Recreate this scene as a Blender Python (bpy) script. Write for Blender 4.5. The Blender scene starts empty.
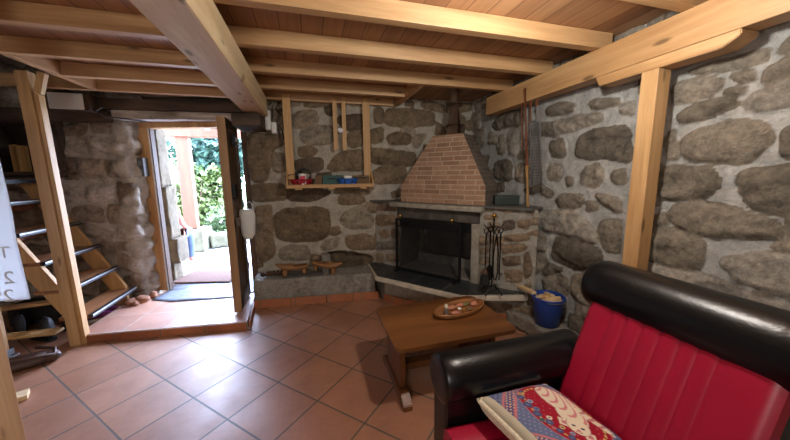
import bpy, bmesh, math, random
import numpy as np
from mathutils import Vector, Matrix
random.seed(7)
PI = math.pi
SC = bpy.context.scene
COL = SC.collection

# ------------------------------------------------------------------ camera
FPX = 299.0; PITCH = math.radians(8.55); ROLL = math.radians(-.6); YAW = math.radians(15.8); CH = 1.4
def _axes():
    cp, sp = math.cos(PITCH), math.sin(PITCH); c, s = math.cos(-YAW), math.sin(-YAW)
    rz = lambda v: np.array([c*v[0]-s*v[1], s*v[0]+c*v[1], v[2]])
    fw = rz((0, cp, -sp)); up = rz((0, sp, cp)); r = rz((1, 0, 0))
    cr, sr = math.cos(ROLL), math.sin(ROLL)
    return cr*r+sr*up, -sr*r+cr*up, fw
CR, CU, CF = _axes()
CO = np.array([0, 0, CH])
def ray(x, y): return CF+CR*(x-395)/FPX-CU*(y-220)/FPX
def onz(x, y, z): d = ray(x, y); return CO+d*(z-CH)/d[2]
def ony(x, y, Y): d = ray(x, y); return CO+d*Y/d[1]
def onx(x, y, X): d = ray(x, y); return CO+d*X/d[0]
cam = bpy.data.cameras.new('camera'); camo = bpy.data.objects.new('camera', cam); COL.objects.link(camo)
cam.sensor_width = 36; cam.lens = 36*FPX/790; cam.clip_start = .02
camo.matrix_world = Matrix(((CR[0], CU[0], -CF[0], 0), (CR[1], CU[1], -CF[1], 0), (CR[2], CU[2], -CF[2], CH), (0, 0, 0, 1)))
SC.camera = camo

# ------------------------------------------------------------------ materials
def srgb(r, g, b):
    f = lambda c: (c/255/12.92) if c/255 <= .04045 else ((c/255+.055)/1.055)**2.4
    return (f(r), f(g), f(b), 1)
class NT:
    def __init__(s, name):
        s.m = bpy.data.materials.new(name); s.m.use_nodes = True
        s.t = s.m.node_tree; s.b = s.t.nodes['Principled BSDF']
    def n(s, typ, **kw):
        nd = s.t.nodes.new(typ)
        for k, v in kw.items():
            if k.startswith('i_'): nd.inputs[int(k[2:]) if k[2:].isdigit() else k[2:].replace('_', ' ')].default_value = v
            else: setattr(nd, k, v)
        return nd
    def l(s, a, b): s.t.links.new(a, b)
    def set(s, **kw):
        for k, v in kw.items(): s.b.inputs[k.replace('_', ' ')].default_value = v
    def ramp(s, fac, stops):
        r = s.n('ShaderNodeValToRGB'); e = r.color_ramp.elements
        while len(e) < len(stops): e.new(.5)
        for i, (p, c) in enumerate(stops): e[i].position = p; e[i].color = c
        s.l(fac, r.inputs[0]); return r.outputs[0]
    def mix(s, fac, a, b, blend='MIX'):
        m = s.n('ShaderNodeMix', data_type='RGBA', blend_type=blend)
        for k, v in ((0, fac), (6, a), (7, b)):
            if hasattr(v, 'links'): s.l(v, m.inputs[k])
            else: m.inputs[k].default_value = v
        return m.outputs[2]
    def math(s, op, a, b=0):
        m = s.n('ShaderNodeMath', operation=op)
        for k, v in ((0, a), (1, b)):
            if hasattr(v, 'links'): s.l(v, m.inputs[k])
            else: m.inputs[k].default_value = v
        return m.outputs[0]
    def noise(s, vec, scale, detail=4, rough=.55, dist=0):
        nd = s.n('ShaderNodeTexNoise'); nd.inputs['Scale'].default_value = scale; nd.inputs['Detail'].default_value = detail
        nd.inputs['Roughness'].default_value = rough; nd.inputs['Distortion'].default_value = dist
        if vec is not None: s.l(vec, nd.inputs['Vector'])
        return nd.outputs[0]
    def bump(s, h, strength=.3, dist=.01):
        b = s.n('ShaderNodeBump'); b.inputs['Strength'].default_value = strength; b.inputs['Distance'].default_value = dist
        s.l(h, b.inputs['Height']); s.l(b.outputs[0], s.b.inputs['Normal'])
    def coord(s, rand=True):
        tc = s.n('ShaderNodeTexCoord')
        if not rand: return tc.outputs['Object']
        oi = s.n('ShaderNodeObjectInfo'); va = s.n('ShaderNodeVectorMath', operation='ADD')
        mu = s.math('MULTIPLY', oi.outputs['Random'], 7.3)
        s.l(tc.outputs['Object'], va.inputs[0]); s.l(mu, va.inputs[1]); return va.outputs[0]
    def mapping(s, vec, loc=(0, 0, 0), rot=(0, 0, 0), scale=(1, 1, 1)):
        m = s.n('ShaderNodeMapping'); m.inputs[1].default_value = loc; m.inputs[2].default_value = rot; m.inputs[3].default_value = scale
        s.l(vec, m.inputs[0]); return m.outputs[0]
def plain(name, col, rough=.6, metal=0, nz=0, nscale=20, bump=0, spec=.5, coat=0):
    t = NT(name); t.set(Roughness=rough, Metallic=metal); t.b.inputs['Specular IOR Level'].default_value = spec
    t.b.inputs['Coat Weight'].default_value = coat
    c = t.coord()
    n = t.noise(c, nscale, 5)
    k = nz
    t.l(t.ramp(n, [(.3, tuple(x*(1-k) for x in col[:3])+(1,)), (.7, tuple(min(1, x*(1+k)) for x in col[:3])+(1,))]), t.b.inputs['Base Color'])
    if bump: t.bump(t.noise(c, nscale*2, 6), bump, .01)
    return t.m
def wood(name, c1, c2, axis='X', rough=.55, dens=11, knots=True, stain=None, coat=0, stretch=.8):
    t = NT(name); c = t.coord()
    sc = {'X': (stretch, dens, dens), 'Y': (dens, stretch, dens), 'Z': (dens, dens, stretch)}[axis]
    n1 = t.noise(t.mapping(c, scale=sc), 1.0, 5, .6, .6)
    sc2 = tuple(s*5 for s in sc)
    n2 = t.noise(t.mapping(c, scale=sc2), 1.0, 3, .6)
    col = t.ramp(n1, [(.3, c1), (.52, tuple(.5*(a+b) for a, b in zip(c1, c2))), (.7, c2)])
    col = t.mix(.35, col, t.ramp(n2, [(.3, (.62, .55, .47, 1)), (.6, (1, 1, 1, 1))]), 'MULTIPLY')
    if stain:
        col = t.mix(t.ramp(t.noise(c, 2.3, 4), [(.45, (0, 0, 0, 1)), (.7, (1, 1, 1, 1))]), col, stain)
    if knots:
        ks = {'X': (2.6, 9, 9), 'Y': (9, 2.6, 9), 'Z': (9, 9, 2.6)}[axis]
        v = t.n('ShaderNodeTexVoronoi'); v.inputs['Scale'].default_value = 1; t.l(t.mapping(c, scale=ks), v.inputs['Vector'])
        col = t.mix(t.ramp(v.outputs['Distance'], [(.07, (.8, .8, .8, 1)), (.15, (0, 0, 0, 1))]), col, tuple(x*.28 for x in c1[:3])+(1,))
    t.l(col, t.b.inputs['Base Color']); t.set(Roughness=rough); t.b.inputs['Coat Weight'].default_value = coat
    t.b.inputs['Coat Roughness'].default_value = .25
    t.bump(n2, .15, .004)
    return t.m
def stone(name, mortar, ramp, rough=.9, bump=.6, light=.0):
    t = NT(name); c = t.coord(False)
    a = t.n('ShaderNodeAttribute', attribute_name='mask'); b = t.n('ShaderNodeAttribute', attribute_name='tint')
    n1 = t.noise(c, 9, 6, .65, .4); n2 = t.noise(c, 38, 5, .7)
    sc = t.ramp(b.outputs['Fac'], ramp)
    sc = t.mix(.75, sc, t.ramp(n1, [(.28, (.36, .34, .32, 1)), (.48, (.95, .95, .95, 1)), (.72, (1.5, 1.48, 1.44, 1))]), 'MULTIPLY')
    sc = t.mix(.6, sc, t.ramp(n2, [(.33, (.42, .41, .4, 1)), (.6, (1.15, 1.15, 1.15, 1))]), 'MULTIPLY')
    mc = t.mix(.7, mortar, t.ramp(n1, [(.3, (.62, .6, .57, 1)), (.65, (1.15, 1.15, 1.15, 1))]), 'MULTIPLY')
    mc = t.mix(.4, mc, t.ramp(n2, [(.35, (.6, .6, .6, 1)), (.6, (1.1, 1.1, 1.1, 1))]), 'MULTIPLY')
    msk = t.math('ADD', a.outputs['Fac'], t.math('MULTIPLY', t.math('SUBTRACT', n1, .5), .7))
    fac = t.ramp(msk, [(.35, (0, 0, 0, 1)), (.65, (1, 1, 1, 1))])
    t.l(t.mix(fac, mc, sc), t.b.inputs['Base Color']); t.set(Roughness=rough)
    t.b.inputs['Specular IOR Level'].default_value = .25
    h = t.math('ADD', t.noise(c, 15, 9, .72, .5), t.math('MULTIPLY', t.noise(c, 90, 5, .7), .3))
    t.bump(h, .9, .035)
    return t.m
def tiles(name, org, ang, pitch, c1, c2, grout, mort=.016, rough=.3, offs=0, aspect=1.0, coat=0):
    t = NT(name); c = t.coord(False)
    ca, sa = math.cos(-ang), math.sin(-ang)
    ox, oy = org
    lx, ly = ca*ox-sa*oy, sa*ox+ca*oy
    v = t.mapping(c, loc=(-lx/pitch, -ly/pitch, 0), rot=(0, 0, -ang), scale=(1/pitch,)*3)
    br = t.n('ShaderNodeTexBrick'); br.offset = offs; br.squash = 1
    br.inputs['Scale'].default_value = 1; br.inputs['Brick Width'].default_value = aspect; br.inputs['Row Height'].default_value = 1
    br.inputs['Mortar Size'].default_value = mort; br.inputs['Mortar Smooth'].default_value = .2; br.inputs['Bias'].default_value = 0
    br.inputs['Color1'].default_value = c1; br.inputs['Color2'].default_value = c2; br.inputs['Mortar'].default_value = grout
    t.l(v, br.inputs['Vector'])
    n1 = t.noise(c, 4.5, 6, .6, .3); n2 = t.noise(c, 30, 4)
    col = t.mix(.55, br.outputs['Color'], t.ramp(n1, [(.3, (.72, .68, .64, 1)), (.65, (1.18, 1.15, 1.12, 1))]), 'MULTIPLY')
    col = t.mix(.25, col, t.ramp(n2, [(.35, (.7, .7, .7, 1)), (.6, (1, 1, 1, 1))]), 'MULTIPLY')
    t.l(col, t.b.inputs['Base Color'])
    rr = t.ramp(t.noise(c, 7, 5), [(.3, (rough*.75,)*3+(1,)), (.7, (rough*1.35,)*3+(1,))])
    t.l(t.mix(br.outputs['Fac'], rr, (.8, .8, .8, 1)), t.b.inputs['Roughness'])
    h = t.math('ADD', t.math('MULTIPLY', br.outputs['Fac'], -1.0), t.math('MULTIPLY', t.noise(c, 6, 4), .4))
    t.bump(h, .25, .005); t.b.inputs['Coat Weight'].default_value = coat; t.b.inputs['Coat Roughness'].default_value = .42
    return t.m
def brickmat(name, c1, c2, mo):
    t = NT(name); uv = t.n('ShaderNodeUVMap'); v = uv.outputs[0]; c = t.coord(False)
    br = t.n('ShaderNodeTexBrick'); br.offset = .43; br.offset_frequency = 2; br.squash = .8; br.squash_frequency = 3
    for k, x in (('Scale', 1), ('Brick Width', .19), ('Row Height', .0495), ('Mortar Size', .0045), ('Mortar Smooth', .3), ('Bias', 0)): br.inputs[k].default_value = x
    br.inputs['Color1'].default_value = c1; br.inputs['Color2'].default_value = c2; br.inputs['Mortar'].default_value = mo
    t.l(v, br.inputs['Vector'])
    n1 = t.noise(c, 14, 6, .65)
    col = t.mix(.6, br.outputs['Color'], t.ramp(n1, [(.3, (.7, .68, .66, 1)), (.7, (1.15, 1.12, 1.1, 1))]), 'MULTIPLY')
    t.l(col, t.b.inputs['Base Color']); t.set(Roughness=.9)
    t.bump(t.math('ADD', t.math('MULTIPLY', br.outputs['Fac'], -1), t.math('MULTIPLY', t.noise(c, 60, 5), .4)), .5, .006)
    return t.m
def attrcol(name, attr='paint', rough=.9, weave=True):
    t = NT(name); a = t.n('ShaderNodeAttribute', attribute_name=attr); c = t.coord(False)
    t.l(a.outputs['Color'], t.b.inputs['Base Color']); t.set(Roughness=rough)
    t.b.inputs['Specular IOR Level'].default_value = .2
    if weave:
        w = t.n('ShaderNodeTexVoronoi'); w.inputs['Scale'].default_value = 260; t.l(c, w.inputs['Vector'])
        t.bump(w.outputs['Distance'], .25, .003)
    return t.m
MT = {}
MT['pine'] = wood('pine', srgb(168, 126, 84), srgb(206, 168, 120), 'X', .5)
MT['pine_y'] = wood('pine_y', srgb(174, 130, 84), srgb(208, 168, 118), 'Y', .5)
MT['pine_z'] = wood('pine_z', srgb(178, 134, 86), srgb(212, 172, 120), 'Z', .5)
MT['pine_plain'] = wood('pine_plain', srgb(186, 142, 88), srgb(214, 172, 116), 'Z', .55, knots=False)
MT['pine_plain_x'] = wood('pine_plain_x', srgb(170, 128, 78), srgb(206, 164, 108), 'X', .55, knots=False)
MT['oldbeam'] = wood('oldbeam', srgb(196, 164, 120), srgb(234, 212, 172), 'Y', .6, dens=9, knots=True, stain=srgb(206, 180, 142))
MT['darkwood_x'] = wood('darkwood_x', srgb(48, 36, 28), srgb(98, 78, 62), 'X', .8, dens=8, knots=False, stretch=1.6)
MT['rough_white'] = wood('rough_white', srgb(120, 104, 90), srgb(232, 224, 212), 'X', .85, dens=7, knots=False, stretch=1.5)
MT['doorwood'] = wood('doorwood', srgb(74, 54, 36), srgb(112, 84, 56), 'Z', .45)
MT['dooredge'] = wood('dooredge', srgb(124, 92, 60), srgb(168, 130, 88), 'Z', .5, knots=False)
MT['darkjamb'] = wood('darkjamb', srgb(60, 42, 28), srgb(96, 68, 46), 'Z', .6)
MT['jambwood'] = wood('jambwood', srgb(176, 126, 76), srgb(222, 176, 122), 'Z', .5)
MT['tread'] = wood('tread', srgb(126, 82, 52), srgb(172, 122, 84), 'Y', .4, knots=False)
MT['tablewood'] = wood('tablewood', srgb(84, 50, 24), srgb(132, 84, 42), 'X', .34, dens=7, coat=.25, stretch=.5)
MT['tablewood_z'] = wood('tablewood_z', srgb(84, 46, 20), srgb(124, 74, 34), 'Z', .4, knots=False)
MT['tray'] = wood('tray', srgb(104, 62, 34), srgb(164, 110, 62), 'X', .3, knots=False, coat=.4)
MT['redwood'] = wood('redwood', srgb(120, 66, 46), srgb(156, 92, 62), 'Z', .5, knots=False)
MT['porchwood'] = wood('porchwood', srgb(104, 62, 44), srgb(136, 88, 64), 'Z', .6)
MT['clog'] = wood('clog', srgb(124, 84, 48), srgb(178, 130, 82), 'X', .55, knots=False)
STR = [(0, srgb(82, 74, 64)), (.35, srgb(112, 100, 84)), (.65, srgb(128, 112, 92)), (1, srgb(146, 138, 126))]
MT['stone_grey'] = stone('stone_grey', srgb(192, 190, 184), [(0, srgb(112, 104, 92)), (.35, srgb(136, 126, 111)), (.65, srgb(152, 141, 125)), (1, srgb(172, 165, 154))])
MT['stone_brown'] = stone('stone_brown', srgb(194, 186, 170), [(0, srgb(104, 90, 74)), (.35, srgb(132, 114, 92)), (.65, srgb(148, 128, 104)), (1, srgb(162, 150, 132))])
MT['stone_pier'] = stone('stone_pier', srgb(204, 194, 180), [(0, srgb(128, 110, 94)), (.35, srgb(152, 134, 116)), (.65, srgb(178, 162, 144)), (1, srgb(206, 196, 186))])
MT['stone_fire'] = stone('stone_fire', srgb(172, 166, 154), [(0, srgb(112, 98, 86)), (.35, srgb(142, 120, 98)), (.65, srgb(154, 134, 110)), (1, srgb(134, 126, 114))])
MT['stone_bench'] = stone('stone_bench', srgb(170, 166, 156), [(0, srgb(126, 120, 110)), (.5, srgb(156, 150, 140)), (1, srgb(176, 170, 160))])
MT['stone_out'] = stone('stone_out', srgb(98, 88, 72), [(0, srgb(76, 66, 52)), (.5, srgb(90, 80, 62)), (1, srgb(104, 94, 76))])
MT['floor'] = tiles('floor_tiles', (-.784, 2.528), math.radians(45), .36, srgb(172, 124, 96), srgb(158, 110, 84), srgb(88, 78, 70), rough=.45, coat=.75, mort=.017)
MT['step_tile'] = tiles('step_tiles', (-.62, 2.885), math.radians(-6.8), .345, srgb(184, 140, 120), srgb(170, 126, 106), srgb(178, 168, 160), rough=.45, coat=.5)
MT['skirt_tile'] = tiles('skirt_tiles', (-.62, 2.9), math.radians(-6.8), .36, srgb(176, 112, 76), srgb(158, 96, 64), srgb(128, 112, 98), rough=.4)
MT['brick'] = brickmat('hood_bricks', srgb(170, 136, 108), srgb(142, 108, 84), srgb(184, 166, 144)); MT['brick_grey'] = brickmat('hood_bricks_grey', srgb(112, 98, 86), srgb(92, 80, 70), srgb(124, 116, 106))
MT['slate'] = tiles('slate_tiles', (.65, 3.0), math.radians(-52), .36, srgb(56, 60, 62), srgb(44, 48, 50), srgb(112, 108, 100), mort=.014, rough=.4)
MT['slate_plain'] = plain('slate_plain', srgb(88, 86, 80), .55, nz=.25, nscale=14, bump=.3)
MT['slate_blue'] = plain('slate_blue', srgb(104, 112, 124), .42, nz=.3, nscale=9, bump=.6)
MT['pale_stone'] = plain('pale_stone', srgb(196, 186, 168), .8, nz=.18, nscale=16, bump=.4)
MT['ledge_stone'] = plain('ledge_stone', srgb(150, 142, 128), .8, nz=.25, nscale=22, bump=.5)
MT['sooty_stone'] = plain('sooty_stone', srgb(78, 72, 64), .95, nz=.5, nscale=9, bump=.5)
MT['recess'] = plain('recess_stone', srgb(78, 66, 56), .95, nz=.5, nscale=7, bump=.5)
MT['soot'] = plain('soot', srgb(30, 28, 26), .9, nz=.4, nscale=10, bump=.4)
MT['ash'] = plain('ash', srgb(118, 112, 104), .95, nz=.3, nscale=20, bump=.5)
MT['firebrick'] = plain('firebrick', srgb(84, 76, 68), .9, nz=.4, nscale=8, bump=.4)
MT['iron'] = plain('iron', srgb(26, 26, 27), .5, .5, nz=.2)
MT['flue'] = plain('flue', srgb(140, 116, 98), .3, .3, nz=.3, nscale=5)
MT['brass'] = plain('brass', srgb(212, 168, 84), .25, 1)
MT['dull_wire'] = plain('dull_wire', srgb(86, 84, 82), .45, .6, nz=.2)
MT['steel'] = plain('steel', srgb(168, 166, 166), .3, .9, nz=.1)
MT['black_leather'] = plain('black_leather', srgb(11, 12, 14), .3, nz=.15, nscale=40, bump=.1, spec=.4)
MT['red_vinyl'] = plain('red_vinyl', srgb(152, 16, 46), .4, nz=.06, nscale=6, bump=.06, spec=.4)
MT['red_piping'] = plain('red_piping', srgb(126, 20, 34), .5)
MT['cream'] = plain('cream_cloth', srgb(216, 204, 178), .95, nz=.12, nscale=90, bump=.4)
MT['paint'] = attrcol('needlepoint')
MT['blue_plastic'] = plain('blue_plastic', srgb(26, 66, 148), .35, nz=.05)
MT['blue_basket'] = plain('blue_basket_plastic', srgb(30, 92, 176), .4, nz=.05)
MT['red_plastic'] = plain('red_plastic', srgb(150, 18, 36), .4, nz=.05)
MT['green_card'] = plain('green_card', srgb(30, 78, 72), .6, nz=.1)
MT['dark_green'] = plain('dark_green', srgb(40, 50, 46), .4, nz=.1)
MT['brown_card'] = plain('brown_card', srgb(112, 86, 58), .8, nz=.1)
MT['black_plastic'] = plain('black_plastic', srgb(24, 24, 26), .45, nz=.1)
MT['white_plastic'] = plain('white_plastic', srgb(226, 224, 218), .45, nz=.04)
MT['white_paper'] = plain('white_paper', srgb(226, 228, 230), .8, nz=.03, nscale=5)
MT['paper_print'] = plain('paper_print', srgb(208, 210, 212), .8)
MT['pink'] = plain('pink_print', srgb(206, 64, 92), .5)
MT['grey_plastic'] = plain('grey_plastic', srgb(92, 92, 92), .5, nz=.1)
MT['zinc'] = plain('zinc', srgb(146, 150, 154), .45, .7, nz=.15)
MT['firewood'] = wood('firewood', srgb(186, 150, 104), srgb(232, 206, 164), 'X', .8, knots=False)
MT['sawdust'] = plain('sawdust', srgb(214, 186, 148), .95, nz=.25, nscale=60, bump=.8)
MT['brown_leather'] = plain('brown_leather', srgb(70, 46, 34), .5, nz=.3, nscale=12, bump=.4)
MT['shoe_black'] = plain('shoe_black', srgb(26, 26, 30), .6, nz=.2)
MT['shoe_purple'] = plain('shoe_purple', srgb(110, 40, 96), .6, nz=.2)
MT['terracotta'] = plain('terracotta', srgb(150, 104, 80), .9, nz=.3, nscale=30, bump=.5)
MT['mat'] = plain('coir', srgb(86, 62, 52), .98, nz=.35, nscale=120, bump=.8)
MT['gravel'] = plain('pale_paving', srgb(150, 148, 150), .9, nz=.14, nscale=3, bump=.3)
MT['grass'] = plain('lawn', srgb(92, 114, 62), .95, nz=.3, nscale=4)
MT['mossy'] = plain('mossy_stone', srgb(92, 92, 72), .9, nz=.3, nscale=9, bump=.5)
def leafmat(name, col):
    t = NT(name); c = t.coord(); t.set(Roughness=.55)
    t.l(t.ramp(t.noise(c, 3, 3), [(.3, tuple(x*.6 for x in col[:3])+(1,)), (.7, tuple(min(1, x*1.35) for x in col[:3])+(1,))]), t.b.inputs['Base Color'])
    return t.m
MT['leaf_light'] = leafmat('leaf_light', srgb(98, 116, 62)); MT['leaf_dark'] = leafmat('leaf_dark', srgb(60, 86, 76)); MT['leaf_mid'] = leafmat('leaf_mid', srgb(78, 100, 62))
MT['bark'] = plain('bark', srgb(92, 76, 60), .9, nz=.3, bump=.5)
MT['skin'] = plain('skin', srgb(160, 102, 84), .55, nz=.06)
MT['denim'] = plain('denim', srgb(66, 80, 104), .9, nz=.15, nscale=60)
MT['redcloth'] = plain('red_cloth', srgb(196, 92, 84), .9, nz=.1)
MT['hair'] = plain('hair', srgb(58, 42, 32), .7, nz=.2)
MT['glassbulb'] = plain('bulb_glass', srgb(240, 236, 226), .2)
MT['shell'] = plain('pink_shell', srgb(172, 112, 88), .5, nz=.3, nscale=40)
MT['olive'] = plain('olive_pod', srgb(112, 100, 60), .6, nz=.2)
def planks(name):
    t = NT(name); c = t.coord(False)
    br = t.n('ShaderNodeTexBrick'); br.offset = .37; br.inputs['Scale'].default_value = 1; br.inputs['Brick Width'].default_value = 2.4; br.inputs['Row Height'].default_value = .125
    br.inputs['Mortar Size'].default_value = .0025; br.inputs['Bias'].default_value = 0
    br.inputs['Color1'].default_value = srgb(172, 130, 92); br.inputs['Color2'].default_value = srgb(146, 104, 72); br.inputs['Mortar'].default_value = srgb(84, 56, 38)
    t.l(t.mapping(c, rot=(0, 0, PI/2)), br.inputs['Vector'])
    n1 = t.noise(t.mapping(c, scale=(14, .9, 1)), 1, 5, .6, 1.6)
    col = t.mix(.6, br.outputs['Color'], t.ramp(n1, [(.35, (.66, .58, .5, 1)), (.6, (1.12, 1.08, 1.02, 1))]), 'MULTIPLY')
    t.l(col, t.b.inputs['Base Color']); t.set(Roughness=.55); return t.m
MT['planks'] = planks('deck_planks')

# ------------------------------------------------------------------ mesh helpers
WL = {}
def obj(name, bm, mat, parent=None, loc=None, smooth=False, kind=None):
    base = WL[parent] if parent is not None else Vector(loc if loc is not None else (0, 0, 0))
    bmesh.ops.translate(bm, verts=bm.verts, vec=-base)
    bmesh.ops.recalc_face_normals(bm, faces=bm.faces)
    me = bpy.data.meshes.new(name); bm.to_mesh(me); bm.free()
    if isinstance(mat, str): mat = MT[mat]
    me.materials.append(mat)
    if smooth:
        for p in me.polygons: p.use_smooth = True
        if smooth != 'all':
            me.set_sharp_from_angle(angle=math.radians(40))
    o = bpy.data.objects.new(name, me); COL.objects.link(o)
    if parent is not None: o.parent = parent
    else: o.location = base
    WL[o] = base.copy()
    if kind: o['kind'] = kind
    return o
def tag(o, label, cat, group=None):
    o['label'] = label; o['category'] = cat
    if group: o['group'] = group
    return o
def thing(name, label, cat, loc=(0, 0, 0), group=None, kind=None):
    o = bpy.data.objects.new(name, None); COL.objects.link(o); o.location = loc; o.empty_display_size = .05
    WL[o] = Vector(loc)
    if kind: o['kind'] = kind
    if label: tag(o, label, cat, group)
    return o
def tree_copy(o, loc, rz=0, label=None, parent=None):
    c = o.copy(); COL.objects.link(c)
    if parent is None:
        c.location = loc; c.rotation_euler = (0, 0, rz)
        if label: c['label'] = label
    else: c.parent = parent
    for ch in list(o.children): tree_copy(ch, None, 0, None, c)
    WL[c] = Vector(c.location)
    return c
B = bmesh.new
def join(bm, tmp, M=None):
    if M is not None: bmesh.ops.transform(tmp, matrix=M, verts=tmp.verts)
    mp = {v: bm.verts.new(v.co) for v in tmp.verts}
    for f in tmp.faces:
        try: bm.faces.new([mp[v] for v in f.verts])
        except ValueError: pass
    tmp.free(); return bm
def box(bm, lo, hi, bev=.004, M=None):
    t = bmesh.new(); bmesh.ops.create_cube(t, size=1)
    lo, hi = Vector(lo), Vector(hi)
    for v in t.verts: v.co = Vector(((lo[i]+hi[i])/2+v.co[i]*(hi[i]-lo[i])) for i in range(3))
    if bev: bmesh.ops.bevel(t, geom=t.edges, offset=min(bev, .45*min(abs(hi[i]-lo[i]) for i in range(3))), segments=2, affect='EDGES', profile=.6)
    return join(bm, t, M)
def beam(bm, p0, p1, w, h, bev=.004, up=(0, 0, 1)):
    p0, p1 = Vector(p0), Vector(p1); d = p1-p0; L = d.length; d.normalize()
    s = d.cross(Vector(up)).normalized(); u = s.cross(d)
    M = Matrix(((d.x, s.x, u.x, p0.x), (d.y, s.y, u.y, p0.y), (d.z, s.z, u.z, p0.z), (0, 0, 0, 1)))
    return box(bm, (0, -w/2, -h/2), (L, w/2, h/2), bev, M)
def frame_of(d):
    d = Vector(d).normalized(); a = Vector((0, 0, 1)) if abs(d.z) < .95 else Vector((1, 0, 0))
    s = d.cross(a).normalized(); return s, s.cross(d)
def tube(bm, pts, r, n=10, cap=True, closed=False):
    pts = [Vector(p) for p in pts]; rs = r if isinstance(r, (list, tuple)) else [r]*len(pts)
    rings = []; s0 = None
    for i, p in enumerate(pts):
        if closed: d = pts[(i+1) % len(pts)]-pts[i-1]
        else: d = pts[min(i+1, len(pts)-1)]-pts[max(i-1, 0)]
        d.normalize()
        if s0 is None: s, u = frame_of(d)
        else:
            s = (s0-d*s0.dot(d)).normalized(); u = d.cross(s)
        s0 = s
        rings.append([bm.verts.new(p+(s*math.cos(2*PI*k/n)+u*math.sin(2*PI*k/n))*rs[i]) for k in range(n)])
    m = len(rings)
    for i in range(m if closed else m-1):
        a, b = rings[i], rings[(i+1) % m]
        for k in range(n): bm.faces.new((a[k], a[(k+1) % n], b[(k+1) % n], b[k]))
    if cap and not closed: bm.faces.new(rings[0][::-1]); bm.faces.new(rings[-1])
    return bm
def lathe(bm, prof, c=(0, 0, 0), n=24, sx=1, sy=1, M=None):
    t = bmesh.new(); rings = []
    for r, z in prof:
        if r < 1e-6: rings.append([t.verts.new((0, 0, z))])
        else: rings.append([t.verts.new((r*sx*math.cos(2*PI*k/n), r*sy*math.sin(2*PI*k/n), z)) for k in range(n)])
    for a, b in zip(rings, rings[1:]):
        for k in range(n):
            q = (a[k % len(a)], a[(k+1) % n % len(a)], b[(k+1) % n % len(b)], b[k % len(b)])
            q = list(dict.fromkeys(q))
            if len(q) > 2: t.faces.new(q)
    MM = Matrix.Translation(c)
    if M is not None: MM = MM @ M
    return join(bm, t, MM)
def sphere(bm, c, r, sx=1, sy=1, sz=1, M=None, n=14):
    t = bmesh.new(); bmesh.ops.create_uvsphere(t, u_segments=n*2, v_segments=n, radius=r)
    MM = Matrix.Translation(c) @ (M if M is not None else Matrix()) @ Matrix.Diagonal((sx, sy, sz, 1))
    return join(bm, t, MM)
def prism(bm, poly, z0, z1, bev=0, M=None):
    t = bmesh.new(); a = [t.verts.new((x, y, z0)) for x, y in poly]; b = [t.verts.new((x, y, z1)) for x, y in poly]
    n = len(poly); t.faces.new(a[::-1]); t.faces.new(b)
    for i in range(n): t.faces.new((a[i], a[(i+1) % n], b[(i+1) % n], b[i]))
    if bev: bmesh.ops.bevel(t, geom=t.edges, offset=bev, segments=2, affect='EDGES')
    return join(bm, t, M)
def sub(bm, cuts=1, smooth=0.0):
    bmesh.ops.subdivide_edges(bm, edges=bm.edges, cuts=cuts, use_grid_fill=True, smooth=smooth); return bm
# lattice value noise
_rng = np.random.RandomState(3); _tab = _rng.rand(256, 256)
def vnoise(x, y):
    xi, yi = np.floor(x).astype(int), np.floor(y).astype(int); fx, fy = x-xi, y-yi
    fx, fy = fx*fx*(3-2*fx), fy*fy*(3-2*fy); g = lambda a, b: _tab[a & 255, b & 255]
    return (g(xi, yi)*(1-fx)+g(xi+1, yi)*fx)*(1-fy)+(g(xi, yi+1)*(1-fx)+g(xi+1, yi+1)*fx)*fy
def fbm(x, y, o=4, f=1.0):
    s = 0; a = .5
    for k in range(o): s = s+a*(vnoise(x*f+17.3*k, y*f+9.1*k)-.5)*2; f *= 2.03; a *= .52
    return s
def roughen(bm, amp, f=6, o=3):
    bm.normal_update(); co = np.array([v.co[:] for v in bm.verts])
    if len(co) == 0: return bm
    n = np.stack([fbm(co[:, 0]*f+co[:, 2]*f*.7+3, co[:, 1]*f+11, o), fbm(co[:, 1]*f+31+co[:, 0]*f*.3, co[:, 2]*f+5, o), fbm(co[:, 2]*f+71+co[:, 1]*.6*f, co[:, 0]*f+23, o)], 1)
    for v, d in zip(bm.verts, n): v.co += Vector(d)*amp
    return bm
# ------------------------------------------------------------------ rubble masonry: a displaced sheet along a path
def chaikin(p, k=2):
    p = np.array(p, float)
    for _ in range(k):
        q = np.roll(p, -1, 0); p = np.stack([.84*p+.16*q, .16*p+.84*q], 1).reshape(-1, 2)
    return p
def sdf(px, py, P):
    d = np.full(px.shape, 1e9); ins = np.zeros(px.shape, bool); n = len(P)
    for i in range(n):
        a, b = P[i], P[(i+1) % n]; e = b-a; L = e@e+1e-12
        t = np.clip(((px-a[0])*e[0]+(py-a[1])*e[1])/L, 0, 1)
        d = np.minimum(d, np.hypot(px-a[0]-t*e[0], py-a[1]-t*e[1]))
        c = (a[1] > py) != (b[1] > py)
        ins ^= c & (px < (b[0]-a[0])*(py-a[1])/(b[1]-a[1]+1e-12)+a[0])
    return np.where(ins, d, -d)
def courses(u0, u1, v0, v1, ch, cw, gap, rng, jit=.22):
    out = []; v = v0
    while v < v1:
        h = ch*rng.uniform(.7, 1.4); u = u0-rng.uniform(0, cw)
        while u < u1:
            w = cw*rng.uniform(.55, 1.6); g = gap*rng.uniform(.5, 1.5)
            j = lambda: rng.uniform(-jit, jit)*h
            k = rng.uniform(-.25, .25)*h
            out.append([(u+g+j()*.5, v+g+j()+k), (u+w*.5, v+g*.6+j()*.6), (u+w-g+j()*.5, v+g+j()-k), (u+w-g*.5, v+h*.5+j()), (u+w-g+j()*.5, v+h-g+j()-k), (u+w*.5, v+h-g*.6+j()*.5), (u+g+j()*.5, v+h-g+j()+k), (u+g*.5, v+h*.5+j())])
            u += w
        v += h
    return out
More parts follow.
